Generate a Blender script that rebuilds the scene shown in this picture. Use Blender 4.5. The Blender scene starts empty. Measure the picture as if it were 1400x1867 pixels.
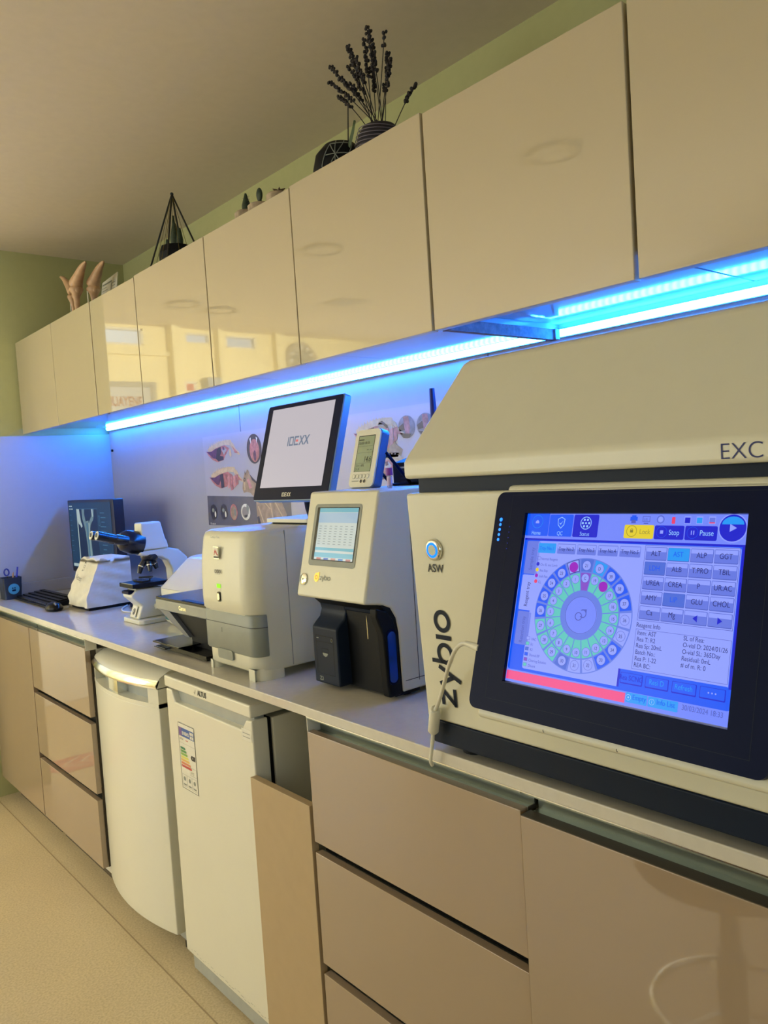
import bpy, bmesh, math, random
from mathutils import Matrix, Vector
random.seed(7)
S = bpy.context.scene
COL = S.collection
PI = math.pi

# ------------------------------------------------------------ camera, world, exposure
cam_d = bpy.data.cameras.new('camera'); cam = bpy.data.objects.new('camera', cam_d); COL.objects.link(cam)
cam_d.sensor_fit = 'VERTICAL'; cam_d.sensor_height = 36.0; cam_d.lens = 36.0 * 1438.0 / 1867.0
cam_d.clip_start = 0.02
yaw, pitch, roll = [math.radians(a) for a in (40.136, -3.107, -3.678)]
fw = Vector((math.sin(yaw)*math.cos(pitch), math.cos(yaw)*math.cos(pitch), math.sin(pitch)))
rt = fw.cross(Vector((0, 0, 1))).normalized(); up = rt.cross(fw)
rt, up = math.cos(roll)*rt + math.sin(roll)*up, -math.sin(roll)*rt + math.cos(roll)*up
M = Matrix((rt, up, -fw)).transposed().to_4x4(); M.translation = (0, 0, 1.387)
cam.matrix_world = M
S.camera = cam
S.view_settings.view_transform = 'Standard'; S.view_settings.look = 'None'
S.view_settings.gamma = 1.0; S.view_settings.use_curve_mapping = False
S.view_settings.exposure = 0.0
w = bpy.data.worlds.new('world'); S.world = w; w.use_nodes = True
w.node_tree.nodes['Background'].inputs[0].default_value = (0.75, 0.85, 1, 1)
w.node_tree.nodes['Background'].inputs[1].default_value = 0.6
S.cycles.use_denoising = True
S.cycles.max_bounces = 8; S.cycles.diffuse_bounces = 4; S.cycles.glossy_bounces = 4
S.cycles.caustics_reflective = False; S.cycles.caustics_refractive = False
S.cycles.sample_clamp_indirect = 6.0

def area(name, loc, direction, sx, sy, energy, color, spread=180):
    l = bpy.data.lights.new(name, 'AREA'); l.shape = 'RECTANGLE'; l.size = sx; l.size_y = sy
    l.energy = energy; l.color = color; l.spread = math.radians(spread)
    o = bpy.data.objects.new(name, l); COL.objects.link(o); o.location = loc
    o.rotation_euler = Vector(direction).to_track_quat('-Z', 'Y').to_euler(); return o
WARM = (0.96, 0.95, 0.80)
area('side_window_fill', (-2.72, 3.35, 1.65), (1, .40, 0), 2.6, 1.3, 40, WARM)  # added light inside an unseen window, turned to brighten the far wall
area('rear_window_fill', (-0.6, -2.44, 1.55), (0, 1, 0), 2.6, 1.3, 3.5, WARM)  # added fill light, placed at an unseen window behind the camera
area('far_wall_fill_beam', (-1.1, -2.43, 1.7), (.02, 1, .02), 1.0, .8, 58, (.98, .96, .80), spread=34)  # added narrow beam that brightens the far wall mirrored in the doors
area('daylight_hall_window', (-2.1, 5.27, 1.35), (0.25, -1, 0), 1.1, 1.7, 22, (1.0, .95, .80))

# ------------------------------------------------------------ materials
def lin(c):
    r = []
    for v in c:
        v = v/255.0
        r.append(v/12.92 if v <= 0.04045 else ((v+0.055)/1.055)**2.4)
    return (*r, 1.0)
MATS = {}
def mat(name, rgb, rough=0.5, metal=0.0, var=0.04, scale=30.0, bump=0.0, coat=0.0, spec=0.5, trans=0.0, alpha=1.0):
    if name in MATS: return MATS[name]
    m = bpy.data.materials.new(name); m.use_nodes = True; nt = m.node_tree; b = nt.nodes['Principled BSDF']
    c = lin(rgb)
    tc = nt.nodes.new('ShaderNodeTexCoord'); nz = nt.nodes.new('ShaderNodeTexNoise')
    nz.inputs['Scale'].default_value = scale; nz.inputs['Detail'].default_value = 4
    nt.links.new(tc.outputs['Object'], nz.inputs['Vector'])
    rp = nt.nodes.new('ShaderNodeValToRGB')
    rp.color_ramp.elements[0].position = .3; rp.color_ramp.elements[1].position = .7
    rp.color_ramp.elements[0].color = (*[v*(1-var) for v in c[:3]], 1)
    rp.color_ramp.elements[1].color = (*[min(1, v*(1+var)) for v in c[:3]], 1)
    nt.links.new(nz.outputs['Fac'], rp.inputs['Fac']); nt.links.new(rp.outputs['Color'], b.inputs['Base Color'])
    b.inputs['Roughness'].default_value = rough; b.inputs['Metallic'].default_value = metal
    b.inputs['Specular IOR Level'].default_value = spec; b.inputs['Coat Weight'].default_value = coat
    b.inputs['Coat Roughness'].default_value = 0.03
    b.inputs['Transmission Weight'].default_value = trans
    b.inputs['Alpha'].default_value = alpha
    if bump:
        bp = nt.nodes.new('ShaderNodeBump'); bp.inputs['Strength'].default_value = bump; bp.inputs['Distance'].default_value = .002
        nt.links.new(nz.outputs['Fac'], bp.inputs['Height']); nt.links.new(bp.outputs['Normal'], b.inputs['Normal'])
    MATS[name] = m; return m
def emi(name, rgb, strength=1.0, gloss=0.15):
    if name in MATS: return MATS[name]
    m = bpy.data.materials.new(name); m.use_nodes = True; b = m.node_tree.nodes['Principled BSDF']
    b.inputs['Base Color'].default_value = (0.01, 0.01, 0.012, 1); b.inputs['Roughness'].default_value = gloss
    b.inputs['Specular IOR Level'].default_value = .2; b.inputs['Emission Color'].default_value = lin(rgb); b.inputs['Emission Strength'].default_value = strength
    MATS[name] = m; return m

# ------------------------------------------------------------ mesh builder
class MB:
    def __init__(s): s.v = []; s.f = []; s.mats = []; s.M = Matrix.Identity(4)
    def mi(s, m):
        if m not in s.mats: s.mats.append(m)
        return s.mats.index(m)
    def add(s, vs, fs, m, smooth=False):
        o = len(s.v); s.v += [tuple(s.M @ Vector(p)) for p in vs]; k = s.mi(m)
        s.f += [([i+o for i in f], k, smooth) for f in fs]; return s
    def box(s, a, b, m):
        x0, y0, z0 = [min(a[i], b[i]) for i in range(3)]; x1, y1, z1 = [max(a[i], b[i]) for i in range(3)]
        return s.add([(x0,y0,z0),(x1,y0,z0),(x1,y1,z0),(x0,y1,z0),(x0,y0,z1),(x1,y0,z1),(x1,y1,z1),(x0,y1,z1)],
              [(0,3,2,1),(4,5,6,7),(0,1,5,4),(1,2,6,5),(2,3,7,6),(3,0,4,7)], m)
    def prism(s, pts, lo, hi, m, axis='z', smooth=False):
        """polygon extruded along an axis; pts are the two other coordinates in x,y,z order"""
        def P(p, h):
            return {'z': (p[0], p[1], h), 'y': (p[0], h, p[1]), 'x': (h, p[0], p[1])}[axis]
        n = len(pts); vs = [P(p, lo) for p in pts] + [P(p, hi) for p in pts]
        s.add(vs, [tuple(range(n))[::-1], tuple(range(n, 2*n))], m)
        return s.add(vs, [(i, (i+1) % n, n+(i+1) % n, n+i) for i in range(n)], m, smooth)
    def loft(s, rings, m, smooth=True, caps=True):
        n = len(rings[0]); vs = [p for r in rings for p in r]
        fs = [(k*n+i, k*n+(i+1) % n, (k+1)*n+(i+1) % n, (k+1)*n+i) for k in range(len(rings)-1) for i in range(n)]
        s.add(vs, fs, m, smooth)
        if caps: s.add(rings[0], [tuple(range(n))[::-1]], m); s.add(rings[-1], [tuple(range(n))], m)
        return s
    def lathe(s, prof, m, c=(0, 0, 0), n=28, axis='z', smooth=True, caps=True):
        rings = []
        for r, h in prof:
            ring = []
            for i in range(n):
                a = 2*PI*i/n; p = (r*math.cos(a), r*math.sin(a))
                q = {'z': (p[0], p[1], h), 'x': (h, p[0], p[1]), 'y': (p[0], h, p[1])}[axis]
                ring.append((q[0]+c[0], q[1]+c[1], q[2]+c[2]))
            rings.append(ring)
        return s.loft(rings, m, smooth, caps)
    def tube(s, pts, r, m, n=10):
        pts = [Vector(p) for p in pts]; R = r if isinstance(r, (list, tuple)) else [r]*len(pts)
        rings = []; ref = Vector((0, 0, 1))
        for i, p in enumerate(pts):
            d = (pts[min(i+1, len(pts)-1)] - pts[max(i-1, 0)]).normalized()
            if abs(d.dot(ref)) > .97: ref = Vector((0, 1, 0)) if abs(d.y) < .9 else Vector((1, 0, 0))
            a = d.cross(ref).normalized(); b = d.cross(a).normalized(); ref = a.cross(d)
            rings.append([tuple(p + R[i]*(math.cos(2*PI*k/n)*a + math.sin(2*PI*k/n)*b)) for k in range(n)])
        return s.loft(rings, m)
    def ball(s, c, r, m, seg=16, rg=10):
        rx, ry, rz = r if isinstance(r, (tuple, list)) else (r, r, r)
        rings = []
        for j in range(rg+1):
            t = -PI/2 + PI*j/rg; cr = max(math.cos(t), .02)
            rings.append([(c[0]+rx*cr*math.cos(2*PI*i/seg), c[1]+ry*cr*math.sin(2*PI*i/seg), c[2]+rz*math.sin(t)) for i in range(seg)])
        return s.loft(rings, m)
    # flat decor in the local XY plane at height h
    def poly(s, pts, m, h=0.0): return s.add([(p[0], p[1], h) for p in pts], [tuple(range(len(pts)))], m)
    def rect(s, x0, y0, x1, y1, m, h=0.0, r=0.0):
        if x1 < x0: x0, x1 = x1, x0
        if y1 < y0: y0, y1 = y1, y0
        if r <= 0: return s.poly([(x0,y0),(x1,y0),(x1,y1),(x0,y1)], m, h)
        return s.poly(rrect(x0, y0, x1, y1, r), m, h)
    def disc(s, cx, cy, r, m, h=0.0, ry=None, n=28):
        ry = ry or r
        return s.poly([(cx+r*math.cos(2*PI*i/n), cy+ry*math.sin(2*PI*i/n)) for i in range(n)], m, h)
    def ring(s, cx, cy, r0, r1, m, h=0.0, a0=0, a1=2*PI, n=40):
        vs = []; 
        for i in range(n+1):
            a = a0+(a1-a0)*i/n
            vs += [(cx+r0*math.cos(a), cy+r0*math.sin(a), h), (cx+r1*math.cos(a), cy+r1*math.sin(a), h)]
        return s.add(vs, [(2*i, 2*i+1, 2*i+3, 2*i+2) for i in range(n)], m)
    def frame(s, x0, y0, x1, y1, t, m, h=0.0):
        s.rect(x0, y0, x1, y0+t, m, h); s.rect(x0, y1-t, x1, y1, m, h); s.rect(x0, y0, x0+t, y1, m, h); s.rect(x1-t, y0, x1, y1, m, h); return s
    def text(s, t, x, y, size, m, h=0.0, align='LEFT', bold=0.0, sx=1.0, rot=0.0, mirror=False, valign='BOTTOM_BASELINE', shear=0.0):
        cu = bpy.data.curves.new('t', 'FONT'); cu.body = t; cu.size = size; cu.align_x = align; cu.offset = bold; cu.shear = shear
        cu.align_y = valign
        ob = bpy.data.objects.new('t', cu); me = bpy.data.meshes.new_from_object(ob)
        ca, sa = math.cos(rot), math.sin(rot); vs = []
        for v in me.vertices:
            px, py = v.co.x*sx*(-1 if mirror else 1), v.co.y
            vs.append((x+px*ca-py*sa, y+px*sa+py*ca, h))
        if vs: s.add(vs, [tuple(p.vertices) for p in me.polygons], m)
        bpy.data.objects.remove(ob); bpy.data.curves.remove(cu); bpy.data.meshes.remove(me); return s
    def build(s, name, parent=None, bevel=0.0, seg=2, origin=None, angle=40, sub=0):
        me = bpy.data.meshes.new(name); o = Vector(origin) if origin else Vector((0, 0, 0))
        me.from_pydata([tuple(Vector(v)-o) for v in s.v], [], [f[0] for f in s.f])
        for m in s.mats: me.materials.append(m)
        for p, f in zip(me.polygons, s.f): p.material_index = f[1]; p.use_smooth = f[2]
        bm = bmesh.new(); bm.from_mesh(me); bmesh.ops.remove_doubles(bm, verts=bm.verts, dist=1e-6)
        if bevel or sub: bmesh.ops.recalc_face_normals(bm, faces=bm.faces)
        bm.to_mesh(me); bm.free(); me.update()
        ob = bpy.data.objects.new(name, me); COL.objects.link(ob); ob.location = o
        if bevel:
            for p in me.polygons: p.use_smooth = True
            me.set_sharp_from_angle(angle=math.radians(35))
            md = ob.modifiers.new('bevel', 'BEVEL'); md.width = bevel; md.segments = seg; md.limit_method = 'ANGLE'; md.angle_limit = math.radians(angle)
            md.harden_normals = True
        elif any(f[2] for f in s.f): me.set_sharp_from_angle(angle=math.radians(50))
        if sub:
            md = ob.modifiers.new('sub', 'SUBSURF'); md.levels = sub; md.render_levels = sub
        if parent:
            ob.parent = parent; ob.location = o - world_loc(parent)
        return ob
def world_loc(o):
    l = Vector(o.location)
    while o.parent: o = o.parent; l += Vector(o.location)
    return l
def rrect(x0, y0, x1, y1, r, n=5):
    pts = []
    for cx, cy, a in ((x1-r, y0+r, -PI/2), (x1-r, y1-r, 0), (x0+r, y1-r, PI/2), (x0+r, y0+r, PI)):
        for i in range(n+1): pts.append((cx+r*math.cos(a+PI/2*i/n), cy+r*math.sin(a+PI/2*i/n)))
    return pts
def thing(name, label, cat, loc=(0, 0, 0), group=None):
    o = bpy.data.objects.new(name, None); COL.objects.link(o); o.location = loc; o.empty_display_size = .05
    o['label'] = label; o['category'] = cat
    if group: o['group'] = group
    return o
def tag(o, label, cat, group=None):
    o['label'] = label; o['category'] = cat
    if group: o['group'] = group
    return o
def struct(o): o['kind'] = 'structure'; return o
def frame_x(x, y, z, tilt=0.0):
    """local frame on a surface that faces -X: local x runs to the viewer's right (-Y), local y up; tilt leans the top back"""
    Z = Vector((-math.cos(tilt), 0, math.sin(tilt))); X = Vector((0, -1, 0)); Y = Z.cross(X)
    m = Matrix((X, Y, Z)).transposed().to_4x4(); m.translation = (x, y, z); return m
def frame_y(x, y, z):
    """surface that faces -Y: local x to +X, local y up"""
    m = Matrix((Vector((1, 0, 0)), Vector((0, 0, 1)), Vector((0, -1, 0)))).transposed().to_4x4(); m.translation = (x, y, z); return m

# ------------------------------------------------------------ colours
m_wall = mat('green_wall_paint', (178, 178, 128), .85, var=.02)
m_ceil = mat('ceiling_paint', (228, 215, 196), .85, var=.02)
m_yel = mat('yellow_wall_paint', (244, 230, 176), .7, var=.02)
m_white_trim = mat('white_trim_paint', (230, 228, 215), .4)
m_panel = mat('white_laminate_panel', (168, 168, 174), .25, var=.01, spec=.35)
m_door_u = mat('beige_gloss_acrylic', (190, 177, 150), .03, var=.01, scale=6, spec=1.0)
m_door_l = mat('taupe_gloss_acrylic', (160, 140, 117), .045, var=.01, scale=6, spec=1.0)
m_matte_l = mat('sand_matte_board', (178, 156, 122), .5, var=.02)
m_edge = mat('dark_cabinet_edge', (72, 64, 52), .5)
m_carc = mat('white_carcass_board', (215, 212, 200), .35)
m_under = mat('glossy_white_underside', (175, 176, 184), .07, var=.01, spec=.8)
m_wood = mat('raw_chipboard_edge', (120, 105, 110), .8, var=.25, scale=90)
m_dark = mat('black_plastic_gap_shade', (16, 16, 16), .5, spec=.1)
m_steel = mat('brushed_aluminium', (150, 158, 150), .32, metal=.85, var=.06, scale=8)
m_chrome = mat('chrome', (225, 225, 215), .12, metal=1.0)
m_fridge = mat('white_fridge_enamel', (222, 220, 205), .22, var=.01, scale=5)
m_fgrey = mat('grey_fridge_handle_plastic', (165, 170, 168), .25)
m_top = mat('white_quartz_worktop', (205, 200, 188), .1, var=.03, scale=60)
m_cream = mat('cream_instrument_plastic', (214, 212, 192), .34, var=.01)
m_creamhi = mat('white_instrument_plastic', (222, 221, 206), .3, var=.01)
m_navy = mat('slate_dark_plastic', (26, 36, 54), .42, var=.03, spec=.15)
m_bezel = mat('black_bezel_plastic', (8, 18, 52), .4, var=.02, spec=.08)
m_grey = mat('mid_grey_plastic', (128, 134, 128), .4)
m_black = mat('black_gloss_plastic', (9, 10, 14), .25, spec=.2)
m_blackm = mat('black_matte_plastic', (15, 17, 22), .5, spec=.15)
m_ink = mat('black_ink', (30, 32, 38), .5)
m_blueink = mat('dark_blue_ink', (24, 34, 100), .5)
m_red = mat('red_print', (190, 40, 50), .5)
m_cable = mat('white_cable_rubber', (214, 212, 196), .45)

def floor_mat():
    m = bpy.data.materials.new('beige_vinyl_floor'); m.use_nodes = True; nt = m.node_tree; b = nt.nodes['Principled BSDF']
    tc = nt.nodes.new('ShaderNodeTexCoord')
    n1 = nt.nodes.new('ShaderNodeTexNoise'); n1.inputs['Scale'].default_value = 160; n1.inputs['Detail'].default_value = 3
    n2 = nt.nodes.new('ShaderNodeTexNoise'); n2.inputs['Scale'].default_value = 3.0; n2.inputs['Detail'].default_value = 5
    n3 = nt.nodes.new('ShaderNodeTexVoronoi'); n3.inputs['Scale'].default_value = 45
    for n in (n1, n2, n3): nt.links.new(tc.outputs['Object'], n.inputs['Vector'])
    r1 = nt.nodes.new('ShaderNodeValToRGB'); e = r1.color_ramp.elements
    e[0].position = .32; e[0].color = lin((196, 178, 142)); e[1].position = .62; e[1].color = lin((218, 200, 164))
    nt.links.new(n1.outputs['Fac'], r1.inputs['Fac'])
    r2 = nt.nodes.new('ShaderNodeValToRGB'); e = r2.color_ramp.elements
    e[0].position = .03; e[0].color = lin((150, 132, 105)); e[1].position = .07; e[1].color = (1, 1, 1, 1)
    nt.links.new(n3.outputs['Distance'], r2.inputs['Fac'])
    r3 = nt.nodes.new('ShaderNodeValToRGB'); e = r3.color_ramp.elements
    e[0].position = .35; e[0].color = (.93, .93, .93, 1); e[1].position = .65; e[1].color = (1, 1, 1, 1)
    nt.links.new(n2.outputs['Fac'], r3.inputs['Fac'])
    mx = nt.nodes.new('ShaderNodeMix'); mx.data_type = 'RGBA'; mx.blend_type = 'MULTIPLY'; mx.inputs[0].default_value = 1
    nt.links.new(r1.outputs['Color'], mx.inputs[6]); nt.links.new(r3.outputs['Color'], mx.inputs[7])
    mx2 = nt.nodes.new('ShaderNodeMix'); mx2.data_type = 'RGBA'; mx2.blend_type = 'MULTIPLY'; mx2.inputs[0].default_value = .35
    nt.links.new(mx.outputs[2], mx2.inputs[6]); nt.links.new(r2.outputs['Color'], mx2.inputs[7])
    nt.links.new(mx2.outputs[2], b.inputs['Base Color']); b.inputs['Roughness'].default_value = .4
    return m
m_floor = floor_mat()

# ------------------------------------------------------------ structure
WX = 1.668; WY = 3.9; CZ = 2.5; CT = 0.91
struct(MB().box((-3.1, -2.6, -.1), (1.8, 5.45, 0), m_floor).build('floor'))
struct(MB().box((-3.1, -2.6, CZ), (1.8, 5.45, CZ+.1), m_ceil).build('ceiling'))
struct(MB().box((WX, -2.6, 0), (WX+.12, WY, CZ), m_wall).build('wall_right'))
struct(MB().box((.68, WY, 0), (1.79, 5.33, CZ), m_wall).build('wall_end'))
def wall_with_hole(name, axis, pos, thick, a0, a1, holes, m):
    mb = MB(); cuts = sorted(holes)
    def bx(u0, u1, z0, z1):
        if axis == 'x': mb.box((pos, u0, z0), (pos+thick, u1, z1), m)
        else: mb.box((u0, pos, z0), (u1, pos+thick, z1), m)
    u = a0
    for h0, h1, z0, z1 in cuts:
        bx(u, h0, 0, CZ); 
        if z0 > 0: bx(h0, h1, 0, z0)
        if z1 < CZ: bx(h0, h1, z1, CZ)
        u = h1
    bx(u, a1, 0, CZ)
    return struct(mb.build(name))
wall_with_hole('wall_left', 'x', -3.1, .1, -2.6, 5.45, [(2.0, 4.7, 1.0, 2.3)], m_yel)
wall_with_hole('wall_rear', 'y', -2.6, .1, -3.0, 1.8, [(-1.9, .7, .9, 2.2)], m_yel)
FY = 5.33
wall_with_hole('wall_far', 'y', FY, .12, -3.0, .68, [(-2.65, -1.55, .5, 2.2), (-1.07, -.81, 2.38, 2.47), (-.67, -.48, 2.40, 2.47), (-.155, .45, 2.36, 2.48)], m_yel)
struct(MB().box((-3.0, 4.97, 0), (-2.75, 5.33, CZ), m_yel).box((-1.30, 5.27, 0), (-1.22, 5.33, 2.5), m_yel).build('trim_1'))
struct(MB().box((-.40, 5.24, 0), (-.33, 5.33, CZ), m_yel).box((-.75, 5.26, 0), (-.71, 5.33, CZ), m_yel).box((-.33, 5.29, 2.29), (.68, 5.33, 2.32), m_yel).build('trim_2'))
m_sky = emi('overcast_daylight', (205, 222, 228), 2.6, .6)
def window(n, axis, pos, u0, u1, z0, z1, depth):
    fr = MB(); t = .035; gl = MB()
    def bx(mb, a, b, c, d, q0, q1, m):
        if axis == 'x': mb.box((q0, a, c), (q1, b, d), m)
        else: mb.box((a, q0, c), (b, q1, d), m)
    tt = min(t, (z1-z0)*.12)
    bx(fr, u0, u1, z0, z0+tt, pos, pos+depth, m_white_trim); bx(fr, u0, u1, z1-tt, z1, pos, pos+depth, m_white_trim)
    bx(fr, u0, u0+tt, z0, z1, pos, pos+depth, m_white_trim); bx(fr, u1-tt, u1, z0, z1, pos, pos+depth, m_white_trim)
    if u1-u0 > .8:
        k = int((u1-u0)/.8)+1
        for i in range(1, k): c = u0+(u1-u0)*i/k; bx(fr, c-.02, c+.02, z0, z1, pos, pos+depth, m_white_trim)
    bx(gl, u0, u1, z0, z1, pos+depth*.6, pos+depth*.6+.004*(1 if depth > 0 else -1), m_sky)
    f = struct(fr.build('window_%d' % n)); g = gl.build('window_pane', f); return f
window(1, 'x', -3.0, 2.0, 4.7, 1.0, 2.3, -.08)  # unseen window, added to go with the side fill light
window(2, 'y', -2.5, -1.9, .7, .9, 2.2, -.08)  # unseen window, added to go with the rear fill light
window(3, 'y', FY, -2.65, -1.55, .5, 2.2, .08)
window(4, 'y', FY, -1.07, -.81, 2.38, 2.47, .08)
window(5, 'y', FY, -.67, -.48, 2.40, 2.47, .08)
window(6, 'y', FY, -.155, .45, 2.36, 2.48, .08)
# examination room door with lettered glass
d = MB(); d.box((-.20, FY-.05, 0), (-.165, FY-.001, 2.10), m_grey).box((.62, FY-.05, 0), (.655, FY-.001, 2.10), m_grey).box((-.165, FY-.05, 2.065), (.62, FY-.001, 2.10), m_grey)
d.box((-.165, FY-.035, 0), (.62, FY-.001, .95), m_white_trim)
dd = struct(d.build('door_1'))
g = MB(); g.box((-.165, FY-.03, .95), (.62, FY-.004, 2.065), emi('lit_frosted_glass', (205, 210, 195), 1.9, .4))
g.M = frame_y(0, FY-.032, 0)
g.text('MUAYENE', .03, 1.935, .092, emi('red_glass_lettering', (190, 60, 60), 1.2), h=.0, align='CENTER', bold=.003, sx=.62, mirror=True)
for k in range(6): g.rect(-.12+.07*k, 1.0, -.112+.07*k, 1.90, m_grey)
g.build('door_glass', dd)
struct(MB().box((.862, -1.0, 0), (.866, WY, .0008), mat('floor_joint_line', (165, 146, 116), .6)).build('trim_3'))
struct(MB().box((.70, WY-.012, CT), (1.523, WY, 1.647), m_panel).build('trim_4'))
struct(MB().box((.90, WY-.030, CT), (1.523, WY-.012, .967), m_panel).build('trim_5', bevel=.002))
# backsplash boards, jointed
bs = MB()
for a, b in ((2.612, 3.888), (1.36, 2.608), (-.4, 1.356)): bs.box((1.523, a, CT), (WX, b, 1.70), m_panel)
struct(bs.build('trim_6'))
struct(MB().box((-.4+.0, 0, 0), (-.39, .01, .01), m_yel).build('baseboard_far')) if False else None

# ------------------------------------------------------------ worktop
wt = thing('worktop', 'long white quartz worktop running along the wall under all the instruments', 'worktop', (1.2, 1.6, CT))
MB().box((.888, -.6, .889), (1.523, WY-.001, CT), m_top).build('slab', wt, bevel=.002)
MB().box((.8925, -.6, .8855), (.8955, 1.352, .8895), m_chrome).build('edge_trim', wt)
MB().box((.8925, 2.648, .8855), (.8955, WY-.001, .8895), m_chrome).build('edge_trim', wt)

# ------------------------------------------------------------ base cabinets
FX = .894
def base_unit(name, label, y0, y1, drawers, cat='cabinet', door_mat=m_door_l, fx=FX, top=.855):
    t = thing(name, label, cat, (1.2, (y0+y1)/2, 0))
    MB().box((.93, y0+.001, .06), (1.515, y1-.001, .846), m_carc).box((.96, y0+.02, 0), (1.5, y1-.02, .06), m_edge).build('carcass', t)
    r = MB()  # recessed C-shaped grip rail
    r.box((.928, y0+.002, .846), (.932, y1-.002, .885), m_steel).box((.908, y0+.002, .846), (.930, y1-.002, .850), m_steel).box((.896, y0+.002, .8815), (.930, y1-.002, .885), m_steel)
    r.build('grip_rail', t)
    if abs(y0-2.648) < .01: MB().box((.896, y0, .846), (.934, y0+.0018, .885), m_white_trim).build('end_cap', t)
    if abs(y1-1.355) < .01: MB().box((.896, y1-.0018, .846), (.934, y1, .885), m_white_trim).build('end_cap', t)
    if fx < .89: MB().box((fx+.001, y0+.002, top), (.908, y1-.002, top+.001), m_edge).build('door_top_edge', t)
    if drawers:
        zs = [(.620, top), (.357, .597), (.100, .334)]
        for a, b in zs:
            dr = MB().box((fx, y0+.002, a), (fx+.018, y1-.002, b), door_mat).build('drawer_front', t, bevel=.0012)
        for z in (.597, .334): MB().box((.912, y0+.003, z-.02), (.93, y1-.003, z-.004), m_steel).box((.920, y0+.003, z-.004), (.93, y1-.003, z+.023), m_dark).build('drawer_rail', t)
        MB().box((FX+.0185, y0+.001, .10), (.93, y0+.0025, .855), m_edge).build('side_edge', t)
    else:
        MB().box((fx, y0+.002, .10), (fx+.018, y1-.002, top), door_mat).build('door', t, bevel=.0012)
    return t
base_unit('base_cabinet', 'taupe glossy base cabinet with one tall door at the far end', 3.272, 3.88, False)
base_unit('drawer_cabinet', 'taupe glossy three-drawer cabinet at the far side of the two fridges', 2.648, 3.268, True)
base_unit('drawer_cabinet', 'taupe three-drawer cabinet at the near side of the fridges', .782, 1.355, True)
base_unit('base_cabinet', 'glossy taupe base cabinet door under the big analyser nearest the camera', .16, .778, False, fx=.884, top=.853)
# dark side edges of the far drawer stack (seen end-on)
# low filler door leaning in front of the near fridge
tag(MB().box((.894, 1.365, .02), (.912, 1.604, .692), m_matte_l).build('filler_board', bevel=.001), 'short matte sand-coloured board standing beside the near fridge', 'board')

# ------------------------------------------------------------ fridges
def text_x(mb, s, x, y, z, size, m, tilt=0, **k):
    old = mb.M; mb.M = frame_x(x, y, z, tilt); mb.text(s, 0, 0, size, m, **k); mb.M = old
# near fridge: flat door
nf = thing('mini_fridge', 'near white under-counter fridge with flat door and energy label sticker', 'fridge', (1.2, 1.84, 0))
MB().box((.965, 1.606, .03), (1.46, 2.062, .815), m_fridge).build('body', nf, bevel=.004)
MB().box((.905, 1.604, .826), (1.47, 2.066, .858), m_fridge).build('top_plate', nf, bevel=.005)
dmb = MB()
pr = [(2.063, .07), (2.063, .821), (2.028, .821), (2.012, .790), (1.655, .790), (1.632, .817), (1.604, .820), (1.604, .07)]
dmb.prism([(p[0], p[1]) for p in pr][::-1], .908, .952, m_fridge, axis='x')
dr = dmb.build('door', nf, bevel=.004, seg=3)
MB().box((.925, 1.62, .788), (.951, 2.045, .824), m_fgrey).build('handle_recess', dr)
MB().box((.953, 1.612, .07), (.964, 2.056, .815), m_dark).build('door_gasket', nf)
MB().box((.97, 1.612, .0), (1.4, 1.64, .03), m_dark).build('foot', nf)
MB().box((.97, 2.03, 0), (1.4, 2.058, .03), m_dark).build('foot', nf)
MB().box((.925, 1.612, .012), (.965, 2.058, .068), m_fgrey).build('toe_strip', nf)
lg = MB(); text_x(lg, 'ALTUS', .9043, 1.865, .836, .019, m_ink, bold=.0006, sx=.85, align='LEFT'); text_x(lg, '√', .9043, 1.885, .836, .016, m_grey)
lg.build('logo', nf)
st = MB(); st.M = frame_x(.9073, 1.654, .768); m_stick = mat('white_sticker', (226, 224, 212), .4)
st.rect(0, 0, .045, .028, m_stick); st.rect(.006, .017, .040, .0185, m_grey, .0004); st.rect(.006, .008, .040, .0095, m_grey, .0004); st.build('model_sticker', nf)
el = MB(); el.M = frame_x(.9073, 2.003, .556)
mk = lambda n, c: mat(n, c, .45)
W_, H_ = .094, .182
el.rect(0, 0, W_, H_, m_stick); el.frame(0, 0, W_, H_, .0012, m_ink, .0003)
el.rect(.003, H_-.036, W_-.003, H_-.012, mk('eu_blue', (50, 92, 168)), .0003); el.rect(.003, H_-.036, .02, H_-.012, mk('eu_violet', (110, 84, 150)), .0004)
el.text('ENERG', .022, H_-.03, .013, m_stick, .0005, bold=.0004)
for i in range(2):
    for j in range(2): el.rect(.068+.011*i, H_-.034+.0105*j, .077+.011*i, H_-.0255+.0105*j, m_stick, .0005)
el.text('ALTUS', .006, H_-.046, .007, m_ink, .0004); el.rect(.04, H_-.045, .055, H_-.043, m_red, .0004); el.rect(.003, H_-.055, W_-.003, H_-.0545, m_grey, .0004)
cols = [(58, 128, 92), (84, 150, 84), (132, 178, 84), (216, 212, 98), (226, 186, 104), (214, 132, 92), (196, 76, 78)]
for i, c in enumerate(cols):
    y = H_-.066-i*.0083; L = .028+i*.005
    el.poly([(.005, y), (.005+L, y), (.008+L, y-.0032), (.005+L, y-.0064), (.005, y-.0064)], mk('energy_band_%s' % 'abcdefg'[i], c), .0004)
    el.text('ABCDEFG'[i], .006, y-.0056, .006, m_stick, .0005)
el.poly([(.064, H_-.0855), (.069, H_-.079), (W_-.004, H_-.079), (W_-.004, H_-.092), (.069, H_-.092)], m_ink, .0004)
el.text('F', .074, H_-.0895, .010, m_stick, .0005)
el.rect(.003, .062, .05, .0615, m_grey, .0004); el.frame(.054, .046, W_-.003, .068, .0006, m_grey, .0004); el.text('XYZ', .058, .050, .010, m_grey, .0005)
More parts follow.
